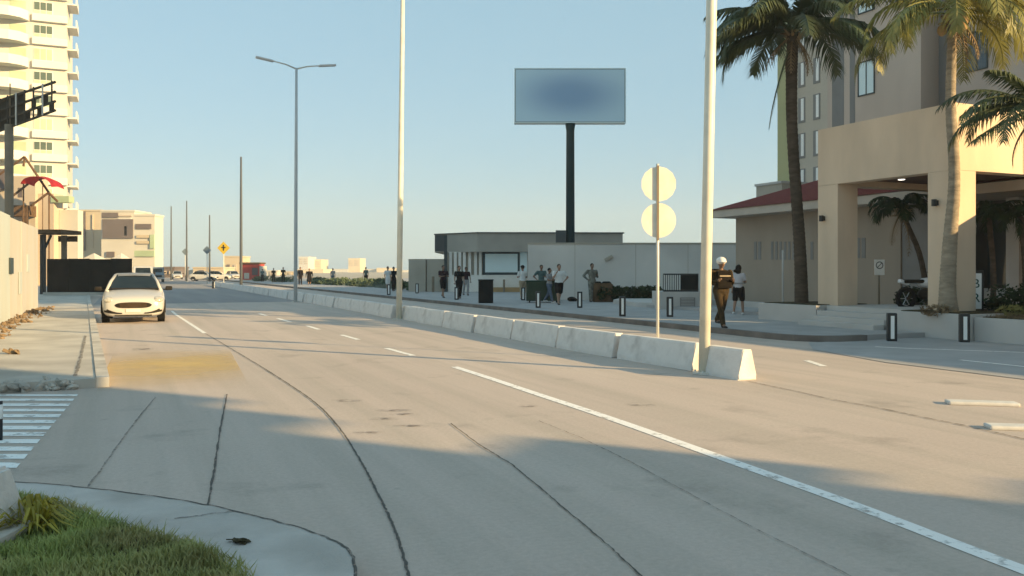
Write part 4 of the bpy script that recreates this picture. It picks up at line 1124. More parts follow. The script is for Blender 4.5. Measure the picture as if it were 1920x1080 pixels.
# far blocks
def far_block(name, label, px0, px1, pyt, Z, m, depth=12, parts=(), group=None, py0=None):
    o = thing(name, label, 'building', (X_at((px0 + px1) / 2, Z), Z, 0), 0, group)
    w = X_at(px1, Z) - X_at(px0, Z); h = CH - (pyt - HZ) / F * Z
    MB().bx(-w / 2, w / 2, 0, depth, 0, h).build('wall', M[m], o)
    x0 = X_at((px0 + px1) / 2, Z); hh = lambda y: CH - (y - HZ) / F * Z
    for (a, b, y0, y1, mm, nm) in parts:
        MB().bx(X_at(a, Z) - x0, X_at(b, Z) - x0, -.3, -.01, hh(y1), hh(y0)).build(nm, M[mm], o)
    MB().bx(-w / 2 - .15, w / 2 + .15, -.15, depth + .15, h, h + .35).build('roof', M[m], o)
    return o
far_block('apartment_block', 'cream apartment block with one dark vertical strip, left of the brown one', 128, 190, 396, 192, 'far_cream', 8,
          [(158, 161, 397, 470, 'far_brown', 'dark_strip'), (144, 145.5, 402, 470, 'far_pink', 'wall_groove'), (174, 175, 402, 466, 'far_pink', 'wall_groove')])
far_block('apartment_block', 'block with a big dark brown panel front and a white base', 190, 252, 397, 178, 'far_white', 8,
          [(192, 222, 399, 408, 'far_brown', 'dark_band'), (193, 250, 411, 447, 'far_brown', 'dark_panel'), (234, 239, 424, 442, 'far_white', 'white_sign'), (223, 248, 403, 406, 'far_pink', 'balcony'), (223, 247, 409, 411, 'far_white', 'balcony'), (200, 215, 472, 482, 'far_brown', 'doorway')])
far_block('apartment_block', 'small white and pale green block with a dark window band', 252, 290, 405, 164, 'far_white', 4,
          [(255, 284, 420, 429, 'far_brown', 'window_band'), (253, 290, 470, 481, 'far_green', 'green_band'), (282, 290, 440, 466, 'far_green', 'green_panel'), (257, 280, 441, 446, 'far_cream', 'balcony'), (257, 280, 452, 457, 'far_cream', 'balcony')])
for k, (a, b, lbl) in enumerate(((88, 106, 'leftmost white tent roof above the black fence'), (116, 136, 'white tent roof above the black fence below the cream block'), (150, 178, 'widest white tent roof above the black fence'), (206, 226, 'rightmost white tent roof above the black fence, under the brown block'))):
    Z = 95.0; o = thing('market_tent', lbl, 'tent', (X_at((a + b) / 2, Z), Z, 0), 0, 'white tents beyond the black fence')
    w = X_at(b, Z) - X_at(a, Z); zt = CH - (474 - HZ) / F * Z; ze = CH - (487 - HZ) / F * Z
    mb = MB(); top = mb.bm.verts.new((0, 1.5, zt)); rg = [mb.bm.verts.new(p) for p in ((-w / 2, 0, ze), (w / 2, 0, ze), (w / 2, 3, ze), (-w / 2, 3, ze))]
    for j in range(4): mb.bm.faces.new((rg[j], rg[(j + 1) % 4], top))
    mb.bm.faces.new(rg[::-1]); mb.build('canopy', M['far_white'], o)
    for sx, sy in ((-1, 0), (1, 0), (1, 3), (-1, 3)):
        MB().tube([(sx * (w / 2 - .05), sy, 0), (sx * (w / 2 - .05), sy, ze)], .04, 6).build('pole', M['galv'], o)
far_block('low_house', 'low grey-brown house behind the white pickup', 304, 327, 503, 185, 'far_brown', 8, [(308, 312, 508, 514, 'far_pink', 'window'), (318, 322, 508, 514, 'far_pink', 'window')])
for (a, b, yt, Z, m, lbl) in ((326, 362, 508, 240, 'far_white', 'long low pale house right of the grey-brown one'), (362, 420, 503, 235, 'far_cream', 'low cream house behind the far cars'), (420, 452, 482, 260, 'far_cream', 'taller cream house beside the yellow diamond sign'),
                              (486, 520, 509, 260, 'far_white', 'low white house right of the red kiosk'), (520, 556, 511, 300, 'far_cream', 'low cream house between red kiosk and third lamp post')):
    far_block('low_house', lbl, a, b, yt, Z, m, 9, [(a + (b - a) * .2, a + (b - a) * .35, (yt + 512) / 2 - 1, 515, 'far_brown', 'window'), (a + (b - a) * .6, a + (b - a) * .75, (yt + 512) / 2 - 1, 515, 'far_pink', 'window')])
for (a, b, yt, Z, m, lbl) in ((560, 578, 482, 620, 'haze_white', 'distant white tower right of the third lamp post'), (578, 602, 487, 640, 'haze_cream', 'distant cream tower beside the white one on the skyline'),
                              (653, 675, 485, 650, 'haze_cream', 'distant slim cream tower alone on the skyline'), (602, 652, 505, 700, 'haze_white', 'distant long low white building between two towers'),
                              (675, 706, 505, 700, 'haze_white', 'distant low white building right of the slim tower'), (706, 745, 503, 690, 'haze_cream', 'distant cream building left of the second lamp post'), (745, 790, 507, 720, 'haze_white', 'distant low building right of the second lamp post'),
                              (556, 606, 506, 500, 'haze_cream', 'distant low cream house at the foot of the skyline towers')):
    ny = [(a + (b - a) * f0, a + (b - a) * f1, yt + 3 + 4 * r_, yt + 5 + 4 * r_, 'far_pink', 'window_row') for r_ in range(3) for f0, f1 in ((.1, .4), (.55, .9))] if yt < 495 else []
    far_block('distant_building', lbl, a, b, yt, Z, m, 25, ny, 'buildings on the far skyline')

# beach vegetation
random.seed(21)
spots = [(598, 528, 92, 1.3, .8, 'shrub'), (616, 527, 88, 1.6, .7, 'shrub'), (640, 530, 84, 2.2, .8, 'shrub'), (662, 528, 82, 1.8, .9, 'shrub'), (680, 532, 78, 1.8, .8, 'shrub'),
         (700, 533, 74, 1.8, .75, 'shrub'), (716, 535, 72, 1.3, .8, 'shrub'), (756, 540, 62, .8, .8, 'shrub'), (530, 522, 105, 1.6, .8, 'shrub'), (500, 520, 112, 1.5, .8, 'shrub')]
for k, (px, py, Z, rw, rh, m) in enumerate(spots):
    p = at(px, py, Z)
    names = ['left of the walking pair', 'just right of the dark pair on the beach path', 'in the middle of the dune greenery', 'below the slim distant tower', 'right of the slim distant tower', 'towards the second lamp post', 'left of the person in white', 'between second lamp post and taupe wall', 'by the walkers right of the red kiosk', 'just right of the red kiosk']
    shrub('dune_bush', 'low green dune bush ' + names[k], 'bush', (p.x, p.y, 0), [((rnd() - .5) * rw * 1.6, (rnd() - .5), rh * (.3 + .4 * rnd()), rw * .5, .6, rh * .45) for j in range(6)], 700, .13, m, 'dune bushes along the beach')
mb = MB()
for k in range(5200):
    f = rnd(); px = 585 + 170 * rnd(); Z = 62 + 30 * rnd()
    x = X_at(px, Z); 
    if to_ts(Vector((x, Z, 0)))[0] < 18.6: continue
    h = .15 + .35 * rnd(); a = rnd() * 2 * PI; l = .2
    mb.sheet([(x - .03, Z, PLAZA), (x + .03, Z, PLAZA), (x + l * math.cos(a), Z + l * math.sin(a), PLAZA + h)])
tag(mb.build('dune_grass', M['shrub_pale']), 'pale grey-green dune grass behind the far pavement', 'grass', kind='stuff')

# far signs
def diamond(px, py, pyb, Z, r, m, label, mm='galv'):
    o = thing('warning_sign', label, 'road sign', (X_at(px, Z), Z, 0), 0)
    zc = CH - (py - HZ) / F * Z
    MB().tube([(0, .05, 0), (0, .05, zc)], .05, 8).build('post', M['galv'], o, True)
    MB().ext([(-r, 0), (0, -r), (r, 0), (0, r)], (0, 0, zc), (1, 0, 0), (0, 0, 1), (0, 1, 0), 0, .02).build('sign_plate', M[m], o)
    return o, zc
o, zc = diamond(419, 465, 522, 80, .6, 'yellow_sign', 'yellow diamond warning sign on a post left of the red kiosk')
MB().bx(-.06, .06, -.012, -.002, zc - .25, zc + .3).bx(-.2, .2, -.0125, -.0022, zc + .0, zc + .1).build('symbol', M['black'], o)
diamond(388, 469, 522, 100, .5, 'blue_sign', 'grey diamond sign in front of the far lamp post left of the yellow one')
diamond(347, 472, 522, 125, .5, 'blue_sign', 'smallest grey diamond sign, beside the far lamp post on the left')

# red kiosk
Z = 118.0; o = thing('red_kiosk', 'red kiosk with white sides beside the fourth lamp post', 'kiosk', (X_at(470, Z), Z, 0))
hz2 = lambda y: CH - (y - HZ) / F * Z
MB().bx(-1.3, 1.2, 0, 2.5, 0, hz2(495)).build('body', M['kiosk_red'], o)
MB().bx(-1.5, 1.3, -.3, 2.7, hz2(495), hz2(492)).build('roof', M['rust'], o)
MB().bx(-.9, -.2, -.05, -.005, .4, 1.2).build('hatch', M['far_white'], o)
MB().bx(.2, 1.0, -.05, -.005, .9, 1.9).build('window', M['far_brown'], o)
MB().bx(1.25, 1.5, -.1, 2.5, 0, hz2(499)).build('side_panel', M['far_white'], o)
MB().bx(-1.4, 1.5, -.6, -.01, .0, .25).build('plinth', M['far_white'], o)

# ------------------------------------------------------------------ cars
def loft(mb, stations):
    rings = []
    for y, pts in stations:
        ring = [(x, z) for x, z in pts] + [(-x, z) for x, z in pts[::-1] if x > 1e-4]
        rings.append([mb.bm.verts.new((x, y, z)) for x, z in ring])
    n = len(rings[0])
    for a, b in zip(rings, rings[1:]):
        for k in range(n): mb.bm.faces.new((a[k], a[(k + 1) % n], b[(k + 1) % n], b[k]))
    mb.bm.faces.new(rings[0][::-1]); mb.bm.faces.new(rings[-1])
def car(label, loc, rz, paint='car', H=1.0, detail=True, name='parked_car', cat='car', group=None):
    o = thing(name, label, cat, loc, rz, group)
    def sec(w, zb, zt, crown=.03):
        return [(0, zb), (w * .55, zb), (w * .86, zb + .02), (w * .965, zb + .12), (w, zb + (zt - zb) * .5), (w * .985, zt - .13), (w * .93, zt - .035), (w * .8, zt), (w * .4, zt + crown), (0, zt + crown * 1.2)]
    st = [(-2.0, sec(.42, .30, .56, .02)), (-1.975, sec(.6, .24, .64)), (-1.92, sec(.735, .2, .70)), (-1.82, sec(.81, .19, .755)), (-1.6, sec(.855, .18, .82)), (-1.25, sec(.868, .18, .89)), (-.85, sec(.872, .18, .965)),
          (0, sec(.875, .18, .99)), (.9, sec(.875, .18, 1.01)), (1.5, sec(.86, .2, 1.02)), (1.85, sec(.8, .24, .98)), (1.97, sec(.7, .3, .9)), (2.0, sec(.5, .4, .78))]
    mb = MB(); loft(mb, st)
    body = mb.build('body', M[paint], o)
    sm = body.modifiers.new('s', 'SUBSURF'); sm.levels = sm.render_levels = 2 if detail else 1
    for p in body.data.polygons: p.use_smooth = True
    # greenhouse
    zb, zr = .97, 1.45 * H
    low = [(-.74, -.92), (.74, -.92), (.76, 0), (.76, .9), (.68, 1.62), (-.68, 1.62), (-.76, .9), (-.76, 0)]
    hi = [(-.53, -.18), (.53, -.18), (.575, .25), (.575, .8), (.53, 1.12), (-.53, 1.12), (-.575, .8), (-.575, .25)]
    def face(name, idx, m, sub=True):
        mb = MB(); v = [mb.bm.verts.new((x, y, z)) for (x, y), z in idx]; mb.bm.faces.new(v)
        return mb
    L_ = [(p, zb) for p in low]; H_ = [(p, zr - .03) for p in hi]
    for nm, idx in (('windshield', (L_[0], L_[1], H_[1], H_[0])), ('rear_window', (L_[4], L_[5], H_[5], H_[4])), ('side_window', (L_[1], L_[2], H_[2], H_[1])), ('side_window', (L_[2], L_[3], H_[3], H_[2])), ('side_window', (L_[3], L_[4], H_[4], H_[3])),
                    ('side_window', (L_[0], H_[0], H_[7], L_[7])), ('side_window', (L_[7], H_[7], H_[6], L_[6])), ('side_window', (L_[6], H_[6], H_[5], L_[5]))):
        mb = face(nm, idx, 'car_glass'); g = mb.build(nm, M['car_glass'], o)
    mb = MB()
    rs = [(-.27, .50, zr - .075), (-.18, .545, zr - .03), (.1, .585, zr + .0), (.5, .59, zr + .015), (.9, .585, zr + .0), (1.14, .54, zr - .04), (1.24, .5, zr - .09)]
    prev = None
    for y, w, z in rs:
        row = [mb.bm.verts.new((x * w, y, z - (.035 if abs(x) == 1 else 0) + .012 * (1 - abs(x)))) for x in (-1, -.85, -.4, 0, .4, .85, 1)]
        if prev:
            for k in range(6): mb.bm.faces.new((prev[k], prev[k + 1], row[k + 1], row[k]))
        prev = row
    bmesh.ops.solidify(mb.bm, geom=list(mb.bm.faces), thickness=.045)
    mb.build('roof', M[paint], o, True)
    for i in (0, 1, 2, 3, 4, 5, 6, 7):
        (x0, y0), (x1, y1) = low[i], hi[i]
        r = .045 if i in (0, 1, 4, 5) else .03
        MB().tube([(x0 * 1.02, y0, zb - .06), (x0 * .5 + x1 * .505 + (.02 if x0 > 0 else -.02), (y0 + y1) / 2 - .02, (zb + zr) / 2 - .01), (x1 * 1.0, y1, zr - .05)], [r * 1.25, r, r], 8).build('pillar', M[paint] if i in (0, 1, 4, 5) else M['plastic'], o, True)
    for sx in (-1, 1):
        for y in (-1.27, 1.27):
            w = MB().tube([(sx * .86, y, .3), (sx * .66, y, .3)], .3, 24); w_ = w.build('wheel', M['rubber'], o)
            MB().tube([(sx * .875, y, .3), (sx * .861, y, .3)], .2, 20).build('rim', M['chrome'], w_)
            mb = MB(); pts = [(.37 * math.cos(PI * k / 12), .37 * math.sin(PI * k / 12)) for k in range(13)]
            mb.ext(pts, (sx * .875, y, .29), (0, 1, 0), (0, 0, 1), (sx, 0, 0), -.1, .006); mb.build('wheel_arch_shade', M['plastic'], o)  # black half disc paints the shaded hollow round the wheel
        mb = MB().box((sx * .99, -.72, 1.0), (.2, .1, .13), bev=.04); mm = mb.build('wing_mirror', M['plastic'], o)
        MB().box((sx * .87, -.72, .965), (.1, .05, .04)).build('stalk', M['plastic'], mm)
    def yf(x):
        x = abs(x); P = [(0, -2.006), (.42, -2.0), (.6, -1.965), (.72, -1.90), (.79, -1.80), (.84, -1.6), (.9, -1.4)]
        for (a, ya), (b, yb) in zip(P, P[1:]):
            if x <= b: return ya + (yb - ya) * (x - a) / (b - a)
        return -1.4
    def on_front(nm, outline, m, th=.02, nx=14, parent=None, push=.012):
        """outline(x)->(z0,z1) over [-w,w]"""
        w, fn = outline; mb = MB(); prev = None
        for k in range(nx + 1):
            x = w[0] + (w[1] - w[0]) * k / nx; z0, z1 = fn(x)
            row = [mb.bm.verts.new((x, yf(x) - push + dd, z)) for z, dd in ((z0, th), (z0, 0), (z1, 0), (z1, th))]
            if prev:
                for j in range(3): mb.bm.faces.new((prev[j], prev[j + 1], row[j + 1], row[j]))
            prev = row
        return mb.build(nm, M[m], parent or o)
    def gr(x):
        q = abs(x) / .5; h = .085 * (1 - q ** 5) ** .6 if q < 1 else 0; return (.535 - h, .535 + h * (1 - .12 * q))
    g = on_front('grille', ((-.498, .498), gr), 'plastic', .03, 28)
    mb = MB()
    for k in range(5): mb.box((0, -2.026, .475 + .03 * k), (.72, .006, .008))
    mb.build('grille_bars', M['rust'], g)
    for sx in (-1, 1):
        mb = MB(); mb.ball((sx * .66, -1.80, .69), (.17, .15, .085), 3, Euler((.25, sx * -.22, sx * .75))); mb.build('headlight', M['headlight'], o, True)
        def fog(x):
            q = (abs(x) - .3) / .48; return (.285 + .05 * q * q, .315 + .16 * q * q)
        on_front('lower_intake', ((sx * .3, sx * .78), fog), 'plastic', .03, 12, push=.014)
    on_front('number_plate', ((-.2, .2), lambda x: (.33, .42)), 'plate', .02, 4, push=.02)
    on_front('lower_grille', ((-.5, .5), lambda x: (.215, .25)), 'plastic', .03, 10, push=.008)
    MB().ext([(-.7, 0), (.7, 0), (.68, .03), (-.68, .03)], (0, -.935, .985), (1, 0, 0), (0, .3, 1), (0, -1, 0), 0, .02).build('wiper_cowl', M['plastic'], o)
    return o
pc = gp(252, 607)
CARZ = pc.y + 2.0
cyaw = math.atan2(pc.x, pc.y) * -1.0
random.seed(8)
car('white compact sedan parked at the left kerb, facing the camera', (X_at(252, CARZ), CARZ, 0), TH - .02, 'car')
MBs = None
# pickup truck behind, and far cars
def suv(label, loc, rz, paint, name, cat, h=1.85):
    o = thing(name, label, cat, loc, rz)
    mb = MB()
    prof = [(-2.5, .45), (-2.5, .95), (-2.35, 1.08), (-1.3, 1.15), (-.7, h - .06), (-.5, h), (.9, h), (1.05, 1.15), (2.5, 1.12), (2.5, .5)]
    mb.ext(prof, (0, 0, 0), (0, 1, 0), (0, 0, 1), (1, 0, 0), -.9, .9)
    bmesh.ops.bevel(mb.bm, geom=list(mb.bm.edges), offset=.06, segments=2, affect='EDGES')
    mb.build('body', M[paint], o)
    MB().ext([(-.72, -.01), (.72, -.01), (.66, .62), (-.66, .62)], (0, -1.24, 1.18), (1, 0, 0), (0, .68, 1), (0, -1, .6), .0, .02).build('windshield', M['car_glass'], o)
    MB().bx(-.6, .6, -2.53, -2.502, .7, .92).build('grille', M['plastic'], o)
    MB().bx(-.92, .92, -2.6, -2.52, .42, .62, bev=.02).build('bumper', M['chrome'], o)
    for sx in (-1, 1):
        MB().bx(sx * .62 if sx > 0 else -.86, .86 if sx > 0 else -.62, -2.54, -2.503, .74, .92).build('headlight', M['headlight'], o)
        MB().bx(sx * .901 if sx > 0 else -.91, .91 if sx > 0 else -.901, -.6, .8, 1.2, h - .12).build('side_window', M['car_glass'], o)
        for y in (-1.6, 1.5):
            w = MB().tube([(sx * .9, y, .37), (sx * .68, y, .37)], .37, 20).build('wheel', M['rubber'], o)
            MB().tube([(sx * .915, y, .37), (sx * .901, y, .37)], .22, 16).build('rim', M['chrome'], w)
        MB().box((sx * 1.03, -.95, 1.25), (.2, .1, .2), bev=.03).build('wing_mirror', M['plastic'], o)
    return o
Zp = 86.0
suv('white pickup truck behind the parked white car', (X_at(268, Zp), Zp, 0), TH, 'car', 'pickup_truck', 'pickup truck', 1.95)
Zp = 112.0
suv('dark grey van half hidden behind the white pickup truck', (X_at(293, Zp), Zp, 0), TH, 'blue_sign', 'van', 'van', 2.0)
Zp = 125.0
car('pale green far car turning across the avenue, left of the lone bollard', (X_at(382, Zp), Zp, 0), TH + 1.2, 'silver', name='far_car', detail=False)
Zp = 130.0
car('white far car behind the lone bollard', (X_at(408, Zp), Zp, 0), TH + 1.4, 'car', name='far_car', detail=False)
Zp = 150.0
car('white far car at the foot of the yellow diamond sign', (X_at(437, Zp), Zp, 0), TH + .2, 'car', name='far_car', detail=False)
Zp = 150.0
car('small white far car near the farthest lamp post', (X_at(332, Zp), Zp, 0), TH, 'silver', name='far_car', detail=False)

# motorbike on the planter
p = at(1732, 562, 22.6)
o = thing('motorbike', 'white motorbike parked behind the planter by the hotel steps', 'motorbike', (p.x, p.y, .5), .25)
for x in (-.55, .62):
    mb = MB(); n = 22; R, r = .25, .06
    rings = [[mb.bm.verts.new((x + (R + r * math.cos(b * PI / 4)) * math.cos(a * 2 * PI / n), r * math.sin(b * PI / 4), .31 + (R + r * math.cos(b * PI / 4)) * math.sin(a * 2 * PI / n))) for b in range(8)] for a in range(n)]
    for a in range(n):
        for b in range(8): mb.bm.faces.new((rings[a][b], rings[(a + 1) % n][b], rings[(a + 1) % n][(b + 1) % 8], rings[a][(b + 1) % 8]))
    w = mb.build('wheel', M['rubber'], o, True)
    mb = MB()
    for k in range(6): mb.tube([(x, 0, .31), (x + .24 * math.cos(k * PI / 3), 0, .31 + .24 * math.sin(k * PI / 3))], .012, 5)
    mb.build('spokes', M['chrome'], w)
MB().tube([(-.55, 0, .31), (-.1, 0, .4), (.2, 0, .42), (.4, 0, .75), (.62, 0, .31)], .035, 8).build('frame', M['plastic'], o)
MB().ball((.1, 0, .72), (.3, .14, .14), 2).build('fuel_tank', M['moto_white'], o, True)
MB().box((-.35, 0, .76), (.6, .22, .1), bev=.04).build('seat', M['plastic'], o)
MB().box((.52, 0, .84), (.16, .3, .4), bev=.06, rot=Euler((0, -.5, 0))).build('fairing', M['moto_white'], o)
MB().box((.62, 0, .6), (.34, .1, .05), bev=.02).build('front_mudguard', M['moto_white'], o)
MB().box((-.62, 0, .74), (.3, .12, .1), bev=.03, rot=Euler((0, .25, 0))).build('tail', M['moto_white'], o)
MB().tube([(.4, -.34, 1.0), (.42, 0, .95), (.4, .34, 1.0)], .018, 8).build('handlebar', M['black'], o)
MB().ball((.02, 0, .42), (.2, .14, .15), 2).build('engine', M['plastic'], o, True)

# ------------------------------------------------------------------ people
def remeshed(mb, vox, name, m, parent, smooth_it=2):
    me = bpy.data.meshes.new('tmp'); mb.bm.to_mesh(me); mb.bm.free()
    ob = bpy.data.objects.new('tmp', me); C.objects.link(ob)
    r = ob.modifiers.new('r', 'REMESH'); r.mode = 'VOXEL'; r.voxel_size = vox; r.use_smooth_shade = True
    s = ob.modifiers.new('s', 'SMOOTH'); s.iterations = smooth_it; s.factor = .5
    dg = bpy.context.evaluated_depsgraph_get(); dg.update()
    out = bpy.data.meshes.new_from_object(ob.evaluated_get(dg)); bpy.data.objects.remove(ob)
    out.materials.clear(); out.materials.append(m)
    o = bpy.data.objects.new(name, out); C.objects.link(o); o.parent = parent; return o
def person(label, loc, h, yaw, skin='skin', top='c_white', bottom='c_black', legs='shorts', sleeves='short', gait=0.0, armpose='down', hair='short', female=False, shoe='shoe', wide=1.0, vox=.022, hat=None, group='people on the plaza', lean=0.0, fingers=True):
    o = thing('person', label, 'person', loc, yaw, group)
    S = h / 1.75
    V = lambda x, y, z: Vector((x, y, z))
    # forward is -Y
    hipz = .92
    def leg(sx, a, b):
        hip = V(sx * .095, 0, hipz); kn = hip + V(sx * .005, -math.sin(a) * .43, -math.cos(a) * .43); an = kn + V(0, math.sin(b - a) * .42, -math.cos(b - a) * .42)
        return hip, kn, an
    g = gait
    Lg = leg(-1, g, max(0, -g) * .2 + .06); Rg = leg(1, -g * .75, abs(g) * 1.1 + .05)
    low = min(Lg[2].z, Rg[2].z) - .085
    dz = -low
    up = lambda p: (p + V(0, -lean * max(0, p.z - .9), 0) + V(0, 0, dz)) * S
    sh = .185 if not female else .165
    def arm(sx, pose):
        s = V(sx * sh * wide, 0, 1.40)
        if pose == 'front': e = s + V(sx * .06, -.08, -.26); w = e + V(-sx * .13, -.2, .03)
        elif pose == 'carry': e = s + V(sx * .07, .02, -.27); w = e + V(-sx * .1, -.22, .06)
        elif pose == 'phone': e = s + V(sx * .07, -.1, -.25); w = e + V(-sx * .08, -.16, .2)
        elif pose == 'hip': e = s + V(sx * .2, .04, -.22); w = e + V(-sx * .17, -.05, -.16)
        else:
            sw = .35 * g * (-1 if sx < 0 else 1)
            e = s + V(sx * .06, math.sin(sw) * .27, -.27); w = e + V(sx * .01, math.sin(sw) * .2 - .06, -.24)
        return s, e, w
    poses = armpose if isinstance(armpose, tuple) else (armpose, armpose)
    La, Ra = arm(-1, poses[0]), arm(1, poses[1])
    b = MB()
    def cap(p, q, r0, r1, mb=None):
        mb = mb or b; p, q = up(p), up(q)
        mb.tube([p, p.lerp(q, .35), q], [r0 * S, (r0 * .6 + r1 * .4) * 1.04 * S, r1 * S], 10); mb.ball(p, r0 * S, 2); mb.ball(q, r1 * S, 2)
    def torso(mb, k):
        mb.ball(up(V(0, .0, .98)), ((.155 + k) * S * wide, (.12 + k) * S, (.13 + k) * S), 2)
        mb.ball(up(V(0, .0, 1.14)), ((.14 + k) * S * wide, (.105 + k) * S, (.17 + k) * S), 2)
        mb.ball(up(V(0, .005, 1.3)), ((.165 + k) * S * wide, (.112 + k) * S, (.16 + k) * S), 2)
        mb.ball(up(V(0, .01, 1.4)), ((.15 + k) * S * wide, (.075 + k) * S, (.06 + k) * S), 2)
    torso(b, 0)
    cap(V(0, .012, 1.42), V(0, -.01, 1.53), .058, .052)
    hc = V(0, -.02, 1.63)
    b.ball(up(hc), (.078 * S, .098 * S, .112 * S), 3); b.ball(up(hc + V(0, -.03, -.06)), (.058 * S, .062 * S, .06 * S), 2)
    b.ball(up(hc + V(0, -.105, -.015)), (.016 * S, .02 * S, .026 * S), 2)
    for sx in (-1, 1): b.ball(up(hc + V(sx * .079, .012, -.01)), (.014 * S, .024 * S, .034 * S), 2)
    for (hp, kn, an) in (Lg, Rg):
        cap(hp, kn, .09, .06); cap(kn, an, .06, .04); cap(an, an + V(0, -.12, -.05), .042, .03); 
    for (s, e, w) in (La, Ra):
        cap(s, e, .055, .042); cap(e, w, .042, .028)
        hd = (w - e).normalized(); b.ball(up(w + hd * .06), (.035 * S, .028 * S, .045 * S), 2)
    body = remeshed(b, vox * S, 'body', M[skin], o)
    # fingers rooted in each palm, joined to the body mesh; eyes and mouth as children
    if fingers:
        bm = bmesh.new(); bm.from_mesh(body.data); f = MB(); f.bm.free(); f.bm = bm
        for sx, (s, e, w) in ((-1, La), (1, Ra)):
            hd = (w - e).normalized(); sd = hd.cross(V(0, 0, 1)); sd = sd.normalized() if sd.length > .1 else V(0, 1, 0); nd = hd.cross(sd)
            for k, ln in enumerate((.07, .078, .072, .058)):
                r = w + hd * .075 + sd * (.027 - .018 * k); f.tube([up(r), up(r + hd * ln * .5), up(r + hd * ln * .9 - nd * ln * .35)], [.009 * S, .0085 * S, .006 * S], 6)
            r = w + hd * .045 + sd * .03; f.tube([up(r), up(r + sd * .03 + hd * .02), up(r + sd * .035 + hd * .05)], [.011 * S, .01 * S, .007 * S], 6)
        bm.to_mesh(body.data); bm.free()
        for p in body.data.polygons: p.use_smooth = True
    mb = MB()
    for sx in (-1, 1): mb.ball(up(hc + V(sx * .032, -.092, .008)), (.013 * S, .008 * S, .008 * S), 2)
    mb.build('eyes', M['hair'], body)
    mb = MB().ball(up(hc + V(0, -.092, -.062)), (.024 * S, .008 * S, .006 * S), 2); mb.build('mouth', M['c_maroon'], body)
    # clothing
    k = .017
    t = MB(); torso(t, k)
    for (s, e, w) in (La, Ra):
        if sleeves == 'long': cap(s, e, .07, .056, t); cap(e, w, .056, .042, t)
        elif sleeves == 'short': cap(s, s.lerp(e, .62), .075, .064, t)
        else: cap(s, s.lerp(e, .12), .07, .066, t)
    remeshed(t, vox * S, 'shirt', M[top], o)
    t = MB(); t.ball(up(V(0, .0, .93)), (.172 * S * wide, .14 * S, .15 * S), 2)
    for (hp, kn, an) in (Lg, Rg):
        if legs == 'long': cap(hp, kn, .11, .08, t); cap(kn, kn.lerp(an, .95), .08, .066, t)
        elif legs == 'skirt': cap(hp, kn.lerp(an, .1), .14, .15, t)
        else: cap(hp, hp.lerp(kn, .85), .112, .1, t)
    remeshed(t, vox * S, 'trousers' if legs == 'long' else ('skirt' if legs == 'skirt' else 'shorts'), M[bottom], o)
    for (hp, kn, an) in (Lg, Rg):
        t = MB(); t.ball(up(an + V(0, .0, -.035)), (.05 * S, .065 * S, .055 * S), 2); t.ball(up(an + V(0, -.1, -.052)), (.048 * S, .11 * S, .036 * S), 2)
        remeshed(t, .014 * S, 'shoe', M[shoe], o)
    t = MB()
    if hat == 'helmet':
        t.ball(up(hc + V(0, .012, .045)), (.12 * S, .14 * S, .105 * S), 3); t.ball(up(hc + V(0, -.09, .02)), (.1 * S, .07 * S, .018 * S), 2); remeshed(t, .014 * S, 'helmet', M['helmet'], o)
    elif hat == 'hat':
        t.ball(up(hc + V(0, .01, .07)), (.095 * S, .11 * S, .08 * S), 2); t.ball(up(hc + V(0, .0, .05)), (.18 * S, .19 * S, .018 * S), 2); remeshed(t, .016 * S, 'hat', M['c_black'], o)
    t = MB()
    t.ball(up(hc + V(0, .022, .028)), (.088 * S, .1 * S, .1 * S), 3)
    if hair == 'long':
        t.ball(up(hc + V(0, .05, .0)), (.11 * S, .1 * S, .12 * S), 2); t.ball(up(hc + V(0, .07, -.1)), (.1 * S, .07 * S, .13 * S), 2); t.ball(up(hc + V(.09, .11, -.1)), (.08 * S, .05 * S, .06 * S), 2)
    remeshed(t, .016 * S, 'hair', M['hair'], o)
    return o
def pl_p(px, py): return gp(px, py, PLAZA)
def faceyaw(p): return -math.atan2(p.x, p.y)
random.seed(2)
P = pl_p(1352, 614)
sol = person('soldier in brown camouflage and pale helmet walking beside the nearest lamp post', P, 1.78, .25, 'skin_d', 'c_camo', 'c_camo', 'long', 'long', .38, ('carry', 'carry'), 'short', False, 'shoe', 1.3, .018, 'helmet')
MB().box((0, -.15, 1.2), (.4, .12, .44), bev=.05).build('vest_front', M['c_brown'], sol)
MB().box((0, .16, 1.26), (.32, .14, .42), bev=.04).build('backpack', M['c_brown'], sol)
MB().box((0, -.21, 1.29), (.3, .03, .035), bev=.008).build('pale_strap', M['c_khaki'], sol)
mb = MB(); mb.box((-.09, -.32, .66), (.15, .035, .3), bev=.01)
P = pl_p(1385, 590); P2 = gp(1385, 591, PLAZA)
w_ = person('woman in white top and dark shorts with dark hair, walking away past the tan wing', P2, 1.62, PI - .5, 'skin', 'c_lilac', 'c_black', 'shorts', 'short', .25, ('front', 'down'), 'long', True, 'shoe_w', .95, .02)
MB().tube([(.17 * math.cos(a) * 1.0, .128 * math.sin(a), 1.02) for a in [2 * PI * k / 24 for k in range(25)]], .022, 6).build('belt_bag', M['c_grey'], w_)
person('person in black shirt and long dark shorts strolling left of the pavilion slats', pl_p(831, 558), 1.72, .5, 'skin_d', 'c_maroon', 'c_black', 'shorts', 'short', .32, 'front', 'short', False, 'shoe', 1.1)
person('left one of the couple in dark shirts by the pavilion slats', pl_p(861, 561), 1.66, .3, 'skin', 'c_black', 'c_black', 'long', 'short', .22, ('down', 'down'), 'short')
person('right one of the couple by the pavilion slats, dark shirt and grey trousers', pl_p(874, 554), 1.62, .4, 'skin_d', 'c_maroon', 'c_grey', 'long', 'short', -.22, ('down', 'down'), 'short')
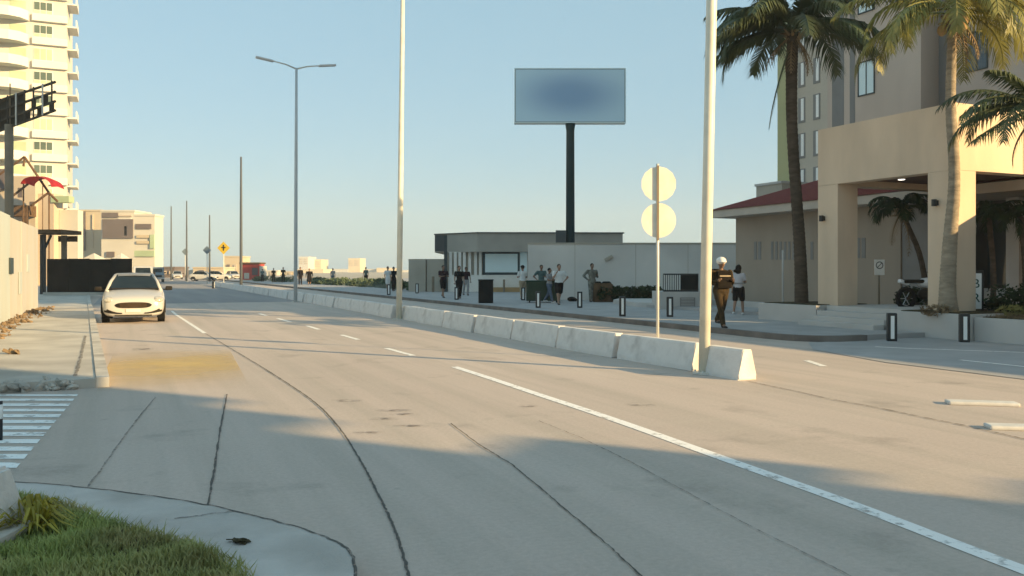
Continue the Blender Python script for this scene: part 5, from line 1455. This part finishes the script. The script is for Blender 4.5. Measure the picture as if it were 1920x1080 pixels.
person('person in pale clothes with a wide dark hat at the end of the pavilion', pl_p(980, 562), 1.66, PI + .3, 'skin', 'c_white', 'c_khaki', 'long', 'short', .15, 'front', 'short', False, 'shoe', 1.0, .022, 'hat')
person('person in teal shirt behind the dark green container', pl_p(1015, 564), 1.68, .2, 'skin_d', 'c_teal', 'c_black', 'long', 'short', .1, ('hip', 'front'), 'short')
person('person in grey shirt leaning forward beside the man in white', pl_p(1030, 568), 1.55, 1.0, 'skin_d', 'c_grey', 'c_denim', 'long', 'short', .3, 'front', 'short', False, 'shoe_w', 1.05)
person('man in white t-shirt and black shorts walking towards the camera before the grey wall', pl_p(1048, 571), 1.72, .25, 'skin', 'c_white', 'c_black', 'shorts', 'short', .34, ('phone', 'hip'), 'short', False, 'shoe', 1.15)
person('person in grey camouflage standing by the brown bins', pl_p(1110, 566), 1.74, .3, 'skin_d', 'c_camo_grey', 'c_camo_grey', 'long', 'long', .08, ('hip', 'carry'), 'short', False, 'shoe', 1.1)
far = dict(vox=.03, fingers=True, group='people far along the beach path')
def fp_(px, Z): return (X_at(px, Z), Z, PLAZA)
person('person in white with bare legs left of the second lamp post', fp_(727, 58), 1.7, .6, top='c_white', bottom='c_white', legs='shorts', gait=.2, **far)
person('person in black beside the person in white, near the second lamp post', fp_(738, 59), 1.68, .4, top='c_black', bottom='c_black', legs='long', gait=.2, **far)
person('slim person in black right of the third lamp post', fp_(563, 84), 1.75, .2, top='c_black', bottom='c_black', legs='long', sleeves='long', gait=.15, **far)
person('broad person in long black clothes right of the third lamp post', fp_(580, 84), 1.6, .2, top='c_black', bottom='c_black', legs='skirt', sleeves='long', gait=.1, wide=1.5, **far)
person('person in grey among the dune bushes', fp_(624, 86), 1.65, .5, top='c_grey', bottom='c_denim', legs='long', gait=.2, **far)
person('thin dark figure on the beach path below the slim distant tower', fp_(686, 84), 1.75, -.3, top='c_teal', bottom='c_black', legs='long', gait=.2, **far)
person('person in black near the red kiosk, right of the brown one', fp_(531, 100), 1.8, .2, top='c_black', bottom='c_brown', legs='long', gait=.2, **far)
person('person in brown near the red kiosk', fp_(513, 104), 1.7, .3, top='c_brown', bottom='c_brown', legs='long', gait=.2, **far)
person('dark figure close beside the red kiosk', fp_(492, 108), 1.6, .3, top='c_teal', bottom='c_black', legs='long', gait=.1, **far)

# ------------------------------------------------------------------ light, sky, camera
AZD = math.radians(28)                          # shade runs to the left and away
sun_h = Vector((math.cos(AZD), -math.sin(AZD), 0)); EL = math.radians(15.5)
sd = Vector((sun_h.x * math.cos(EL), sun_h.y * math.cos(EL), math.sin(EL)))
ld = bpy.data.lights.new('sun', 'SUN'); ld.energy = 4.45; ld.angle = math.radians(.53); ld.color = (1.0, .71, .345)
lo = bpy.data.objects.new('sun', ld); C.objects.link(lo); lo.rotation_euler = sd.to_track_quat('Z', 'Y').to_euler()
# unseen screen added behind the camera, its steps shaped to the foreground's shade edge
HB.rotation_euler = (0, 0, -AZD)                # local +X looks into the sun, local +Y is the edge of the shade
D0 = 20.5
for (pv, z0, z1, nm, m) in ((7.35, 0, 5.6, 'wall', 'tan'), (6.6, 5.6, 6.1, 'upper_wall', 'tan'), (7.1, 6.1, 6.7, 'projecting_slab', 'fascia'), (6.2, 6.7, 7.5, 'screen_setback', 'mauve'), (6.95, 7.5, 8.0, 'screen_ledge', 'fascia'), (7.5, 8.0, 12.5, 'screen_top', 'tan')):
    MB().bx(D0, D0 + .8, pv - 24, pv, z0, z1).build(nm, M[m], HB)

w = bpy.data.worlds.new('World'); SC.world = w; w.use_nodes = True
nt = w.node_tree; bg = nt.nodes['Background']
sky = nt.nodes.new('ShaderNodeTexSky'); sky.sky_type = 'NISHITA'; sky.sun_disc = False
sky.sun_elevation = EL; sky.sun_rotation = math.atan2(sun_h.x, sun_h.y)
sky.air_density = 1.0; sky.dust_density = .6; sky.ozone_density = 1.0; sky.altitude = 0
hz_ = nt.nodes.new('ShaderNodeMix'); hz_.data_type = 'RGBA'; hz_.inputs[0].default_value = .76     # thin even veil of sea haze
hz_.inputs[7].default_value = (1.66, 2.74, 3.28, 1)
nt.links.new(sky.outputs[0], hz_.inputs[6]); nt.links.new(hz_.outputs[2], bg.inputs[0]); bg.inputs[1].default_value = .092

hm = bpy.data.materials.new('sea_haze'); hm.use_nodes = True
hn = hm.node_tree; hn.nodes.remove(hn.nodes['Principled BSDF'])
hv = hn.nodes.new('ShaderNodeVolumePrincipled'); hv.inputs['Color'].default_value = (.86, .93, .97, 1); hv.inputs['Density'].default_value = .0007; hv.inputs['Anisotropy'].default_value = .0
hn.links.new(hv.outputs[0], hn.nodes['Material Output'].inputs['Volume'])
tag(MB().bx(-620, 300, -120, 900, -1.2, 60).build('haze', hm), 'thin pale sea haze over the whole avenue', 'haze', kind='stuff')
cam = bpy.data.cameras.new('camera'); co = bpy.data.objects.new('camera', cam); C.objects.link(co)
cam.sensor_width = 36; cam.lens = 36 * F / 1920; cam.shift_y = -(540 - HZ) / 1920
co.location = (0, 0, CH); co.rotation_euler = (PI / 2, 0, 0); cam.clip_end = 9000; cam.clip_start = .05
SC.camera = co
vs = SC.view_settings; vs.view_transform = 'Standard'; vs.look = 'None'; vs.exposure = 1.24; vs.gamma = 1
vs.use_curve_mapping = False
